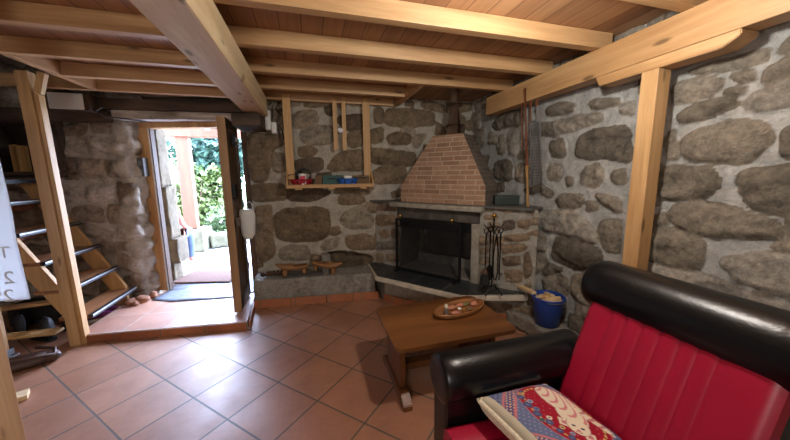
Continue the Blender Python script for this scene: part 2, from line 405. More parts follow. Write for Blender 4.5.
def sheet(name, path, z0, z1, stones, mat, res=.016, amp=.035, gen=None, seed=1, side=1, bulge=.015, parent=None, hole=None, warp=.018, holes=(), kind='structure', loc=None, smear=.0, ztop=None, grow=.02, pale_band=None):
    """path: xy polyline; normal = side * left of the direction; stones: polygons in (u along path, z)."""
    rng = np.random.RandomState(seed)
    P = np.array(path, float); seg = np.hypot(*np.diff(P, axis=0).T); cum = np.r_[0, np.cumsum(seg)]
    nu = max(2, int(cum[-1]/res)); nv = max(2, int((z1-z0)/res))
    us = np.linspace(0, cum[-1], nu+1); X = np.interp(us, cum, P[:, 0]); Y = np.interp(us, cum, P[:, 1])
    k = max(1, int(.06/res)); 
    if len(P) > 2:
        ker = np.ones(2*k+1)/(2*k+1)
        pad = lambda a: np.r_[2*a[0]-a[k:0:-1], a, 2*a[-1]-a[-2:-k-2:-1]]
        X, Y = np.convolve(pad(X), ker, 'valid'), np.convolve(pad(Y), ker, 'valid')
    tx, ty = np.gradient(X), np.gradient(Y); L = np.hypot(tx, ty); nx, ny = -ty/L*side, tx/L*side
    vs = np.linspace(z0, z1, nv+1)
    U, V = np.meshgrid(us, vs, indexing='ij')
    wu = U+warp*fbm(U+seed, V, 4, 8); wv = V+warp*fbm(U+50+seed, V+30, 4, 8)
    st = [chaikin(s) for s in stones]
    if gen:
        ch, cw, gap = gen
        for s in courses(0, cum[-1], z0, z1, ch, cw, gap, rng):
            c = np.mean(s, 0); s2 = np.array(s)
            if not stones: st.append(chaikin(s)); continue
            sz = min(np.ptp(s2[:, 0]), np.ptp(s2[:, 1]))*.5
            worst = max(float(sdf(np.array([c[0]]), np.array([c[1]]), q)[0]) for q in st[:len(stones)])
            if worst < -sz*1.05: st.append(chaikin(s))
            elif worst < -sz*.55: st.append(chaikin(c+(s2-c)*.55))
    Hh = np.zeros(U.shape); M = np.full(U.shape, 0.); T = np.full(U.shape, .5); D = np.full(U.shape, -1.)
    for i_, s in enumerate(st):
        lo, hi = s.min(0)-.05, s.max(0)+.05
        i0, i1 = np.searchsorted(us, [lo[0], hi[0]]); j0, j1 = np.searchsorted(vs, [lo[1], hi[1]])
        if i1 <= i0 or j1 <= j0: continue
        sl = (slice(i0, i1), slice(j0, j1))
        d = sdf(wu[sl], wv[sl], s)+(grow if i_ < len(stones) else 0); a = amp*rng.uniform(.55, 1.25); tint = np.clip(rng.normal(.5, .28), 0, 1)
        cu, cv = s.mean(0); g1, g2 = rng.uniform(-.1, .1, 2)
        h = a*(1-np.exp(-np.maximum(d, 0)/.022))+np.where(d > 0, (g1*(U[sl]-cu)+g2*(V[sl]-cv))*(1-np.exp(-np.maximum(d, 0)/.03)), 0)
        up = d > D[sl]
        T[sl] = np.where(up, tint, T[sl]); Hh[sl] = np.where(up & (d > 0), h, Hh[sl]); D[sl] = np.maximum(D[sl], d)
    M = np.clip(D/.016+.5, 0, 1)
    rid = 1-np.abs(fbm(U*.8+seed, V*1.3+3, 4, 8))*2.2
    Hh = Hh+np.where(D > 0, .016*fbm(U*1.0+seed*3, V, 5, 12)+.02*(rid-.6), .009*fbm(U, V, 4, 11)+.005)
    for (pl, dep) in holes:
        q = chaikin(pl); d = sdf(wu, wv, q); Hh = Hh-dep*np.clip(d/.05, 0, 1); 
        M = np.where(d > 0, 1, M); T = np.where(d > .0, .1, T)
    # mortar smeared over stone faces in places
    M = M*np.clip(1-smear*np.clip(fbm(U+7, V+3, 4, 3.2)*2.2+.1, 0, 1), 0, 1)
    if pale_band: M = M*np.clip(1-np.clip((U-pale_band[0])/.08, 0, 1)*np.clip((pale_band[1]-U)/.08, 0, 1)*np.clip(.55+1.6*fbm(U+3, V*.8, 4, 4), 0, 1), 0, 1)  # blends stone towards the paler mortar colour along one stretch of the path
    Hh = Hh+bulge*fbm(U+seed*1.7, V+5, 2, 1.3)
    PX = X[:, None]+nx[:, None]*Hh; PY = Y[:, None]+ny[:, None]*Hh
    VV = V+.006*fbm(U, V+90, 3, 14)
    if ztop is not None: VV = np.minimum(VV, ztop)
    co = np.stack([PX, PY, VV], -1).reshape(-1, 3)
    base = WL[parent] if parent is not None else Vector(loc or (0, 0, 0)); co -= np.array(base)
    idx = np.arange(co.shape[0]).reshape(nu+1, nv+1)
    f = np.stack([idx[:-1, :-1], idx[1:, :-1], idx[1:, 1:], idx[:-1, 1:]], -1)
    if hole is not None:
        uc, vc = .5*(U[:-1, :-1]+U[1:, 1:]), .5*(V[:-1, :-1]+V[1:, 1:]); keep = np.ones(uc.shape, bool)
        for (a, b, c, d) in hole: keep &= ~((uc > a) & (uc < b) & (vc > c) & (vc < d))
        f = f[keep]
    f = f.reshape(-1, 4)
    me = bpy.data.meshes.new(name); me.vertices.add(len(co)); me.vertices.foreach_set('co', co.ravel())
    me.loops.add(f.size); me.loops.foreach_set('vertex_index', f.ravel().astype(np.int32))
    me.polygons.add(len(f)); me.polygons.foreach_set('loop_start', np.arange(0, f.size, 4, dtype=np.int32)); me.polygons.foreach_set('use_smooth', np.ones(len(f), bool))
    me.update(calc_edges=True); me.validate()
    me.attributes.new('mask', 'FLOAT', 'POINT').data.foreach_set('value', M.ravel().astype(np.float32))
    me.attributes.new('tint', 'FLOAT', 'POINT').data.foreach_set('value', T.ravel().astype(np.float32))
    me.materials.append(MT[mat])
    o = bpy.data.objects.new(name, me); COL.objects.link(o)
    if parent is not None: o.parent = parent
    else: o.location = base
    if kind and parent is None: o['kind'] = kind
    WL[o] = base.copy()
    return o
def rockbox(name, poly, z0, z1, mat, amp=.02, f=5, cuts=None, parent=None, loc=None, kind=None, res=.035, tint=.5, top_only=False):
    """a block of rough stone with the given plan"""
    bm = B(); prism(bm, poly, z0, z1)
    bmesh.ops.triangulate(bm, faces=[x for x in bm.faces if len(x.verts) > 4])
    for _ in range(6):
        e = [x for x in bm.edges if x.calc_length() > res*1.6]
        if not e: break
        bmesh.ops.subdivide_edges(bm, edges=e, cuts=1)
        bmesh.ops.triangulate(bm, faces=[x for x in bm.faces if len(x.verts) > 4])
    zc = .5*(z0+z1); c = Vector((sum(p[0] for p in poly)/len(poly), sum(p[1] for p in poly)/len(poly), zc))
    roughen(bm, amp, f)
    for v in bm.verts:
        if v.co.z < z0+.004 or abs(v.co.z-z0) < amp: v.co.z = max(v.co.z, z0)
    o = obj(name, bm, mat, parent, loc, smooth='all', kind=kind)
    me = o.data; n = len(me.vertices); co = np.empty(n*3); me.vertices.foreach_get('co', co); co = co.reshape(-1, 3)
    me.attributes.new('mask', 'FLOAT', 'POINT').data.foreach_set('value', np.clip(.65+.9*fbm(co[:, 0]+co[:, 2]*.7, co[:, 1]+co[:, 2], 3, 4), 0, 1).astype(np.float32))
    me.attributes.new('tint', 'FLOAT', 'POINT').data.foreach_set('value', np.full(n, tint, np.float32))
    return o
#PART2

# ================================================================== THE ROOM
def line_hit(x, y, a, b):
    """where the view of a pixel meets the upright plane through plan points a, b: (distance along, z)"""
    a, b = np.array(a, float), np.array(b, float); e = (b-a)/np.hypot(*(b-a)); nn = np.array([-e[1], e[0]])
    d = ray(x, y); k = ((a-CO[:2])@nn)/(d[:2]@nn); p = CO+d*k
    return float((p[:2]-a)@e), float(p[2])
def traced(polys, crop, s, a, b):
    return [[line_hit(crop[0]+u/s, crop[1]+v/s, a, b) for u, v in p] for p in polys]

# floor
bm = B(); box(bm, (-3.9, -2.5, -.12), (2.5, 4.3, 0), 0); obj('floor', bm, 'floor', kind='structure')
# --- right wall
RA, RB = (2.02, 3.9), (2.02, -2.4)
rs = traced([
 [(55,125),(90,75),(225,45),(220,120),(150,130),(80,150)], [(135,150),(210,130),(225,160),(190,270),(135,265)], [(95,170),(130,190),(120,270),(80,265)],
 [(350,130),(380,95),(600,60),(610,100),(480,150),(365,180)], [(345,195),(410,190),(425,280),(345,285)], [(480,190),(560,150),(740,120),(745,310),(640,290),(540,290),(470,280)],
 [(500,340),(590,305),(615,380),(560,430),(490,410)], [(70,300),(160,290),(160,400),(70,380)], [(185,310),(240,310),(240,400),(185,400)], [(330,320),(395,315),(400,390),(330,390)],
 [(330,40),(400,10),(470,20),(460,60),(340,75)], [(690,20),(765,5),(760,70),(700,60)], [(540,5),(690,-10),(680,20),(560,45)], [(650,350),(725,330),(720,410),(650,400)], [(425,370),(465,375),(460,415),(425,415)]], (480, 100), 4.8875, RA, RB)
rs += traced([
 [(370,100),(400,70),(500,65),(515,110),(470,145),(390,140)], [(265,170),(300,150),(470,155),(590,270),(570,310),(420,260),(270,245)], [(515,110),(570,105),(575,150),(520,155)],
 [(590,200),(695,200),(690,360),(620,345),(590,280)], [(250,260),(320,255),(325,345),(270,350)], [(345,380),(370,280),(430,275),(590,330),(600,390),(545,430),(440,435)],
 [(210,370),(320,350),(320,440),(210,470)], [(310,400),(420,440),(310,470)], [(560,60),(700,90),(690,170),(620,140)], [(300,20),(370,60),(350,85),(300,70)],
 [(450,460),(560,460),(560,560),(450,580)], [(300,480),(430,470),(430,560),(320,570)]], (480, 180), 4.8875, RA, RB)
rs += traced([
 [(190,210),(370,150),(520,110),(500,165),(370,190),(250,215)], [(130,260),(290,230),(340,240),(310,290),(180,335),(130,340)], [(370,215),(450,195),(470,240),(390,245)],
 [(490,240),(520,190),(600,145),(640,140),(640,225),(510,255)], [(150,385),(200,345),(370,305),(385,340),(260,395),(170,412)], [(410,330),(450,300),(600,240),(680,215),(680,320),(520,365),(420,360)],
 [(340,285),(410,270),(420,290),(340,305)], [(550,130),(580,80),(640,60),(640,120)], [(0,230),(110,215),(110,290),(10,300)]], (640, 20), 4, RA, RB)
rs += traced([
 [(165,100),(190,60),(330,5),(520,15),(530,80),(440,165),(300,165),(180,155)], [(115,60),(150,30),(150,160),(110,160)], [(83,200),(150,180),(300,190),(330,250),(270,320),(78,315)],
 [(385,240),(420,200),(600,175),(720,190),(720,390),(600,385),(430,350)], [(565,80),(600,30),(700,20),(700,150),(590,150)]], (640, 120), 4, RA, RB)
rs += traced([
 [(115,50),(150,15),(300,15),(420,50),(550,90),(560,140),(450,155),(220,140),(140,100)], [(40,110),(130,110),(270,170),(270,230),(230,290),(25,240)], [(330,260),(350,225),(500,205),(700,260),(700,430),(500,345),(390,325)],
 [(25,270),(100,260),(330,320),(480,380),(640,430),(600,470),(300,390),(30,300)], [(60,60),(105,40),(110,100),(60,100)], [(580,150),(700,150),(700,220),(520,192)], [(460,365),(530,375),(520,392),(465,390)]], (640, 200), 4, RA, RB)
rs = [r for r in rs if all(abs(p[0]) < 12 for p in r)]
sheet('wall_right', [RA, RB], -.03, 2.75, rs, 'stone_grey', res=.0145, amp=.04, gen=(.2, .42, .012), seed=4, side=-1, bulge=.02, smear=.3, grow=.013)
# --- back wall
BA, BB = (-.62, 3.63), (2.3, 3.46)
bs = traced([
 [(30,190),(60,175),(170,180),(180,215),(125,240),(110,360),(60,370),(30,300)], [(215,90),(300,80),(310,120),(270,155),(215,150)], [(240,170),(290,140),(370,150),(370,215),(260,215)], [(235,235),(280,225),(310,240),(290,265),(240,260)],
 [(430,175),(490,160),(490,220),(440,230)], [(525,170),(560,150),(575,200),(530,215)], [(540,75),(570,75),(570,130),(540,125)], [(585,80),(640,80),(640,140),(590,140)], [(130,260),(185,255),(195,320),(135,330)],
 [(385,110),(490,100),(490,150),(430,165)], [(340,65),(375,65),(375,100),(345,95)], [(220,280),(330,275),(330,320),(225,330)], [(390,255),(490,240),(495,320),(345,320)], [(525,235),(620,240),(620,290),(525,290)], [(530,320),(620,310),(620,370),(535,370)],
 [(45,380),(180,375),(190,440),(45,440)], [(100,90),(180,80),(180,160),(100,165)]], (240, 90), 4, BA, BB)
bs += traced([
 [(135,150),(180,115),(350,110),(360,190),(340,235),(180,245),(150,225)], [(195,25),(370,45),(300,78),(195,80)], [(415,130),(490,100),(530,150),(530,190),(440,190),(400,170)], [(425,225),(500,215),(545,240),(540,280),(430,270)],
 [(160,280),(200,262),(275,265),(280,310),(190,320),(160,310)], [(60,110),(120,100),(125,150),(140,300),(80,330),(55,250)], [(360,195),(395,190),(400,215),(365,215)], [(395,65),(480,55),(500,90),(400,95)], [(330,250),(390,230),(390,262),(330,280)], [(380,30),(520,40),(510,52),(380,52)]], (240, 180), 4, BA, BB)
bs += traced([
 [(60,90),(130,75),(255,90),(255,140),(130,145),(60,135)], [(70,190),(100,170),(160,180),(160,215),(80,220)], [(0,165),(50,150),(50,200),(0,210)], [(10,240),(180,250),(180,300),(60,300),(10,285)], [(165,195),(190,180),(230,180),(180,240)],
 [(20,310),(140,305),(140,370),(20,370)], [(20,85),(50,80),(50,130),(20,130)], [(130,150),(170,145),(180,175),(130,168)], [(380,130),(470,110),(470,150),(390,160)], [(430,180),(470,165),(510,180),(510,260),(460,255)], [(480,280),(560,270),(580,340),(500,360)]], (370, 90), 4, BA, BB)
cav = traced([[(320,300),(350,285),(420,282),(530,300),(540,320),(430,372),(330,345)]], (240, 180), 4, BA, BB)[0]
bs = [b for b in bs if all(-.3 < p[0] < 3 for p in b)]
sheet('wall_back', [BA, BB], -.03, 2.75, bs, 'stone_brown', res=.0145, amp=.035, gen=(.17, .3, .012), seed=9, side=-1, bulge=.02, smear=.35, holes=[(cav, .09)])
# --- thick pier left of the doorway, with a dark recess behind the stairs
NX0, NX1, NZ0, NZ1 = .62, 1.27, 1.47, 1.95
sheet('wall_pier', [(-3.7, 3.97), (-2.0, 3.91), (-1.87, 3.85), (-1.80, 3.88), (-1.77, 3.98), (-1.80, 4.12), (-1.83, 4.3), (-1.84, 4.5), (-1.9, 4.58), (-3.8, 4.62)], -.03, 3.5, [], 'stone_pier', res=.018, amp=.05, gen=(.21, .33, .012), seed=21, side=-1, bulge=.05, smear=.5, hole=[(NX0, NX1, NZ0, NZ1)], warp=.03, pale_band=(1.76, 2.2))
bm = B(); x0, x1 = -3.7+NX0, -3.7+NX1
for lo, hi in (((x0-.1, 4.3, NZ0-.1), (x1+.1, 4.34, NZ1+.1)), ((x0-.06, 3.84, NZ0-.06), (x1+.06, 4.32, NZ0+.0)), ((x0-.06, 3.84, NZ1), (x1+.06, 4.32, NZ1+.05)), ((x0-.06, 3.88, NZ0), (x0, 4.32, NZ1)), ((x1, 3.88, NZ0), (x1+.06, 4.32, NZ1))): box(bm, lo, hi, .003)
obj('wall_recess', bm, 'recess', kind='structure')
bm = B(); box(bm, (-2.5, -.04, -.055), (.72, .06, .055), .012); sub(bm, 3); roughen(bm, .012, 5)
bmesh.ops.translate(bm, verts=bm.verts, vec=(-2.62, 3.82, 2.01)); tag(obj('timber_lintel', bm, 'darkwood_x', smooth='all', loc=(-2.6, 3.82, 1.95)), 'dark weathered timber lintel over the wall recess behind the stairs', 'lintel')
bm = B(); beam(bm, (-2.33, 3.80, 1.47), (-2.43, 3.80, 1.94), .05, .05, .006); roughen(bm, .005, 9)
tag(obj('recess_post', bm, 'darkwood_x', loc=(-2.33, 3.8, 1.47)), 'grey weathered upright framing the right side of the wall recess', 'post')
# --- masonry right of the doorway (reveal) and the rest of the shell
sheet('wall_reveal', [(-.2, 4.55), (-.56, 4.5), (-.60, 4.3), (-.60, 3.7), (-.56, 3.63), (-.40, 3.62)], -.03, 2.75, [], 'stone_brown', res=.02, amp=.03, gen=(.22, .4, .012), seed=5, side=1, bulge=.02)
sheet('wall_left', [(-3.6, -2.4), (-3.6, 4.2)], -.03, 3.5, [], 'stone_grey', res=.04, amp=.04, gen=(.24, .42, .014), seed=31, side=-1)
sheet('wall_front', [(2.3, -2.3), (-3.8, -2.3)], -.03, 2.75, [], 'stone_grey', res=.04, amp=.04, gen=(.24, .42, .014), seed=33, side=-1)
bm = B(); prism(bm, [(-2.1, 4.16), (-1.7, 4.12), (-.55, 3.82), (-.2, 3.82), (-.2, 4.4), (-2.1, 4.4)], 2.0, 2.75); obj('wall_above', bm, 'stone_out', kind='structure')
# ceiling deck with the stair opening, and the dark loft space over it
SX, SY = -1.83, 2.66
bm = B(); box(bm, (SX, -2.5, 2.29), (2.5, 4.6, 2.32), 0); box(bm, (-3.9, -2.5, 2.29), (SX, SY, 2.32), 0); obj('ceiling', bm, 'planks', kind='structure')
bm = B(); box(bm, (SX, SY, 2.32), (SX+.04, 4.2, 3.5), 0); box(bm, (-3.9, SY-.04, 2.32), (SX+.04, SY, 3.5), 0); box(bm, (-3.9, SY-.04, 3.5), (SX+.04, 4.7, 3.54), 0); obj('wall_loft', bm, 'darkwood_x', kind='structure')

# --- beams and joists
bm = B(); box(bm, (-.567, -2.25, 2.0), (-.375, 3.42, 2.19), .012); roughen(bm, .003, 3)
tag(obj('main_beam', bm, 'oldbeam', loc=(-.47, -2.2, 2.0)), 'broad grey-brown main ceiling beam running from above the camera to the door corner', 'beam')
bm = B(); box(bm, (1.83, -2.2, 2.015), (1.95, 2.9, 2.19), .006)
tag(obj('wall_beam', bm, 'pine_y', loc=(1.89, -2.2, 2.015)), 'long yellow pine beam carrying the joist ends along the right stone wall', 'beam')
bm = B(); t = bmesh.new()
prof = [(.935, 2.014), (1.63, 2.014), (1.60, 1.955), (.995, 1.955), (.935, 1.99)]
for yy, zz in prof: t.verts.new((1.831, yy, zz))
t.verts.ensure_lookup_table(); v0 = list(t.verts); v1 = [t.verts.new((1.95, v.co.y, v.co.z)) for v in v0]
t.faces.new(v0); t.faces.new(v1[::-1])
for i in range(5): t.faces.new((v0[i], v0[(i+1) % 5], v1[(i+1) % 5], v1[i]))
bmesh.ops.bevel(t, geom=t.edges, offset=.004, segments=2, affect='EDGES'); join(bm, t)
tag(obj('beam_corbel', bm, 'pine_y', loc=(1.89, 1.28, 1.955)), 'short pine corbel with chamfered end between wall beam and square post', 'corbel')
bm = B(); box(bm, (1.831, 1.249, 0), (1.925, 1.338, 1.954), .004)
tag(obj('square_post', bm, 'pine_z', loc=(1.878, 1.29, 0)), 'square yellow pine post standing behind the armchair against the right wall', 'post')
jn = [(1.12, SX-1.7, 1.93, 'pine ceiling joist cut by the upper right corner of the photo'),
      (1.615, -3.55, 1.93, 'pale pine ceiling joist with the broadest lit face, nearest in full view'),
      (2.11, -3.55, 1.93, 'pine ceiling joist second behind the nearest full one'),
      (2.605, -3.55, 1.93, 'pine ceiling joist third back, its right end just past the flue'),
      (3.06, -1.80, .985, 'short pine ceiling joist fourth back, stopped by the trimmer beside the flue'),
      (3.477, -3.55, .985, 'rearmost pine ceiling joist that the shelf hangers are nailed to')]
for y, xa, xb, lab in jn:
    bm = B(); box(bm, (xa, y, 2.191), (xb, y+.06, 2.289), .003)
    tag(obj('ceiling_joist', bm, 'pine', loc=(xa, y+.03, 2.191)), lab, 'joist', 'pine joists under the plank ceiling')
bm = B(); box(bm, (.988, 2.667, 2.191), (1.045, 3.46, 2.289), .003)
tag(obj('flue_trimmer', bm, 'pine_y', loc=(1.0, 3.0, 2.191)), 'short pine trimmer framing the ceiling opening beside the stove flue', 'trimmer')
bm = B(); box(bm, (-1.86, 2.667, 2.191), (-1.803, 3.475, 2.289), .003)
tag(obj('stair_trimmer', bm, 'pine_y', loc=(-1.83, 3.0, 2.191)), 'pale pine trimmer along the edge of the stair opening', 'trimmer')

# ================================================================== DOORWAY
E_ = np.array([.959, -.283]); N_ = np.array([-.283, -.959])
D0 = np.array([-1.735, 3.985])
DM = Matrix(((E_[0], -N_[0], 0, D0[0]), (E_[1], -N_[1], 0, D0[1]), (0, 0, 1, 0), (0, 0, 0, 1)))   # x along the opening, y outwards
frame = thing('door_frame', None, None, (D0[0], D0[1], .08)); frame['kind'] = 'structure'
# wide scribed board on the left
bm = B(); zz = np.linspace(.085, 1.94, 30)
wav = [-.075-.03*math.sin(z*5.2+.7)-.018*math.sin(z*11.7) for z in zz]
t = bmesh.new(); a = [t.verts.new((x, 0, z)) for x, z in zip(wav, zz)]; b = [t.verts.new((.075, 0, z)) for z in zz]
a2 = [t.verts.new((v.co.x, .06, v.co.z)) for v in a]; b2 = [t.verts.new((v.co.x, .06, v.co.z)) for v in b]
for i in range(29):
    for p, q in ((a, b), (b, b2), (b2, a2), (a2, a)): t.faces.new((p[i], q[i], q[i+1], p[i+1]))
t.faces.new((a[0], a2[0], b2[0], b[0])); t.faces.new((a[-1], b[-1], b2[-1], a2[-1])); join(bm, t, DM)
obj('jamb', bm, 'jambwood', frame)
bm = B(); box(bm, (.076, -.006, .085), (.086, .055, 1.93), .002, DM); obj('stop_strip', bm, 'white_plastic', frame)
bm = B(); box(bm, (.0865, .005, .085), (.098, .06, 1.93), .002, DM); obj('stop_strip', bm, 'darkjamb', frame)
bm = B(); box(bm, (-.13, -.005, 1.932), (1.12, .09, 1.992), .004, DM); obj('head', bm, 'jambwood', frame)
bm = B(); box(bm, (-.70+.012, 3.66, .085), (-.605, 3.78, 1.95), .004); obj('jamb', bm, 'darkjamb', frame)
# door leaf, swung into the room
leaf = thing('door_1', None, None, (-.722, 3.58, .09)); leaf['kind'] = 'structure'
LX0, LX1, LY0, LY1 = -.765, -.722, 3.09, 3.575
bm = B(); box(bm, (LX0, LY0, .09), (LX1, LY1, 1.935), .003); obj('door_leaf', bm, 'doorwood', leaf)
bm = B()
for lo, hi in (((LX1, LY0, .09), (LX1+.02, LY0+.09, 1.935)), ((LX1, LY1-.09, .09), (LX1+.02, LY1, 1.935)), ((LX1, LY0, 1.83), (LX1+.02, LY1, 1.935)), ((LX1, LY0, .09), (LX1+.02, LY1, .24)), ((LX1, LY0, .9), (LX1+.02, LY1, 1.0))): box(bm, lo, hi, .003)
obj('door_rails', bm, 'doorwood', leaf)
bm = B(); box(bm, (LX0-.004, LY0-.0035, .085), (LX1+.024, LY0+.0, 1.935), 0); obj('edge_strip', bm, 'dooredge', leaf)
bm = B(); tube(bm, [(LX0, LY0+.05, 1.31), (LX0-.05, LY0+.05, 1.31), (LX0-.055, LY0+.07, 1.31), (LX0-.055, LY0+.15, 1.31)], .009, 8); box(bm, (LX0-.006, LY0+.025, 1.22), (LX0, LY0+.075, 1.38), .003); obj('handle', bm, 'iron', leaf)
bm = B(); box(bm, (LX1+.02, LY0+.03, 1.2), (LX1+.05, LY0+.15, 1.33), .004); tube(bm, [(LX1+.05, LY0+.09, 1.27), (LX1+.085, LY0+.09, 1.27), (LX1+.09, LY0+.19, 1.27)], .008, 8); obj('lock', bm, 'iron', leaf)
bm = B(); box(bm, (LX1+.02, LY0+.18, 1.70), (LX1+.055, LY0+.27, 1.80), .006); obj('bolt_box', bm, 'iron', leaf)
bm = B(); box(bm, (LX1+.055, LY0+.2, 1.735), (LX1+.06, LY0+.24, 1.775), .006); obj('cylinder_plate', bm, 'white_plastic', leaf)
for z in (.35, 1.05, 1.7):
    bm = B(); tube(bm, [(-.715, 3.6, z), (-.715, 3.6, z+.09)], .009, 8); box(bm, (-.72, 3.57, z+.01), (-.712, 3.6, z+.08), 0); box(bm, (-.72, 3.6, z+.01), (-.712, 3.67, z+.08), 0); obj('hinge', bm, 'iron', leaf)
# lintel timbers
def timber(x0, y0, x1, y1, z0, z1, dp, amp, f, mat, label):
    bm = B(); L = math.hypot(x1-x0, y1-y0); box(bm, (0, 0, z0), (L, dp, z1), .012); sub(bm, 3)
    bmesh.ops.subdivide_edges(bm, edges=[e for e in bm.edges if e.calc_length() > .1], cuts=3, use_grid_fill=True); roughen(bm, amp, f)
    c, s_ = (x1-x0)/L, (y1-y0)/L; bmesh.ops.transform(bm, matrix=Matrix(((c, -s_, 0, x0), (s_, c, 0, y0), (0, 0, 1, 0), (0, 0, 0, 1))), verts=bm.verts)
    tag(obj('timber_lintel', bm, mat, smooth='all', loc=(x0, y0, z0)), label, 'lintel')
timber(-1.86, 3.75, -.66, 3.66, 1.99, 2.072, .16, .014, 5, 'rough_white', 'rough whitewashed timber lintel lying over the door frame head')
timber(-2.0, 3.74, -.36, 3.63, 2.078, 2.184, .2, .014, 4, 'darkwood_x', 'dark brown rough timber above the whitewashed door lintel')
bm = B(); box(bm, (-.66, 3.14, 1.868), (-.41, 3.6, 1.985), .02); sub(bm, 3); roughen(bm, .012, 7)
tag(obj('support_block', bm, 'darkwood_x', smooth='all', loc=(-.51, 3.4, 1.868)), 'dark rough block under the wall end of the grey main beam', 'block')
# tiled doorstep platform
SP = [(-1.985, 3.04), (-.62, 2.885), (-.655, 3.5), (-.67, 3.66), (-1.62, 3.93), (-1.76, 3.9), (-1.86, 3.74), (-1.97, 3.74)]
bm = B(); prism(bm, SP, 0, .072); obj('trim_1', bm, 'step_tile', kind='structure')
bm = B()
def skirt(bm, p, q, z0, z1, th, n):
    p, q = np.array(p), np.array(q); e = (q-p)/n
    for i in range(n):
        a, b = p+e*i, p+e*(i+1); L = np.hypot(*e)-.006; d = e/np.hypot(*e)
        M = Matrix(((d[0], -d[1], 0, a[0]), (d[1], d[0], 0, a[1]), (0, 0, 1, 0), (0, 0, 0, 1))); box(bm, (.003, -th, z0), (.003+L, 0, z1), .002, M)
skirt(bm, SP[0], SP[1], .001, .066, .012, 4); skirt(bm, (-.608, 2.885), (-.643, 3.35), .001, .066, .012, 1)
obj('trim_2', bm, 'skirt_tile', kind='structure')
bm = B(); t = bmesh.new(); tp = [(-1.72, 3.72), (-1.5, 3.6), (-1.2, 3.56), (-.9, 3.53), (-.69, 3.62), (-.62, 3.8), (-.62, 4.45), (-1.66, 4.45), (-1.655, 4.0)]
prism(t, tp, .04, .079); bmesh.ops.triangulate(t, faces=[f for f in t.faces if len(f.verts) > 4]); bmesh.ops.subdivide_edges(t, edges=t.edges, cuts=4, use_grid_fill=True); roughen(t, .006, 6); join(bm, t)
obj('trim_3', bm, 'slate_blue', smooth='all', kind='structure')
# rubble in the corner between pier and step
for i, (x, y, s) in enumerate([(-1.80, 3.70, .055), (-1.88, 3.64, .045), (-1.74, 3.81, .045), (-1.90, 3.71, .04), (-1.82, 3.62, .03)]):
    bm = B(); sphere(bm, (x, y, .072+s*.62), s, 1.2, .9, .8, Matrix.Rotation(i, 4, 'Z'), 8); roughen(bm, .018, 14)
    tag(obj('rubble_lump', bm, 'terracotta', smooth='all', loc=(x, y, .072)), 'orange terracotta rubble lump at the foot of the door pier', 'rubble', 'terracotta rubble by the door pier')
# door mat
bm = B(); M = Matrix.Translation((-1.33, 4.32, .081)) @ Matrix.Rotation(math.radians(-14), 4, 'Z'); box(bm, (-.36, -.2, 0), (.36, .27, .022), .006, M)
tag(obj('door_mat', bm, 'mat', loc=(-1.33, 4.32, .081)), 'brown coir door mat lying on the slate threshold', 'mat')
# grey switch on the left jamb
sw = thing('switch_box', 'small grey double switch box on the left door jamb', 'switch', (-1.735, 3.93, 1.41))
MS = Matrix.Translation((-1.735, 3.945, 1.513)) @ Matrix.Rotation(math.radians(-16), 4, 'Z'); bm = B(); box(bm, (-.034, -.04, -.1), (.034, .03, .1), .006, MS); obj('housing', bm, 'grey_plastic', sw)
for z in (-.045, .04):
    bm = B(); box(bm, (-.018, -.048, z-.025), (.018, -.040, z+.025), .003, MS); obj('rocker', bm, 'zinc', sw)
# white pouch by the door hinge
bm = B(); lathe(bm, [(0, -.2), (.035, -.195), (.062, -.15), (.074, -.05), (.078, .05), (.074, .1), (.07, .12), (.05, .122), (0, .118)], (0, 0, 0), 20, 1, .55); sub(bm, 1); roughen(bm, .010, 18, 3)
pc = ony(247.5, 224, 3.40); bmesh.ops.translate(bm, verts=bm.verts, vec=Vector(pc)+Vector((0, 0, .035)))
po = thing('plastic_pouch', 'white crumpled plastic pouch hanging beside the door hinge', 'pouch', tuple(pc))
obj('pouch_body', bm, 'white_plastic', po, smooth='all')
bm = B(); tube(bm, [(pc[0]-.05, pc[1]+.02, pc[2]+.14), (pc[0]-.02, pc[1]+.1, pc[2]+.2), (pc[0]+.0, pc[1]+.2, pc[2]+.22), (pc[0]+.04, pc[1]+.1, pc[2]+.2), (pc[0]+.06, pc[1]+.02, pc[2]+.14)], .004, 6); obj('cord', bm, 'white_plastic', po)
# junction boxes and cables at the beam end
for (x, y, w, h, lab) in ((267.5, 119.5, .055, .2, 'taller white junction box under the main beam end'), (273.8, 127.5, .05, .115, 'lower smaller white junction box beside the left shelf hanger')):
    c = ony(x, y, 3.46); bm = B(); box(bm, (c[0]-w/2, 3.47, c[2]-h/2), (c[0]+w/2, 3.575, c[2]+h/2), .006)
    jb = thing('junction_box', lab, 'junction box', (c[0], 3.52, c[2]-h/2)); obj('housing', bm, 'white_plastic', jb)
    bm = B(); box(bm, (c[0]-w/2+.004, 3.46, c[2]-h/2+.004), (c[0]+w/2-.004, 3.47, c[2]+h/2-.004), .004); obj('cover', bm, 'white_plastic', jb)
for i in range(4):
    bm = B(); x = -.34+.035*i
    tube(bm, [(x+.02, 3.53, 2.19), (x+.05*math.sin(i*2), 3.52, 2.1), (x+.02*i, 3.53, 2.02), (x-.03+.03*i, 3.54, 1.96), (x+.05, 3.55, 1.9-.1*(i > 1)), (x+.06, 3.555, 1.80-.14*(i > 1))], .006, 6)
    tag(obj('cable', bm, 'black_plastic', smooth=True, loc=(x, 3.53, 1.8)), 'thin black cable looping down the stones behind the left shelf hanger', 'cable', 'cables beside the shelf hanger')
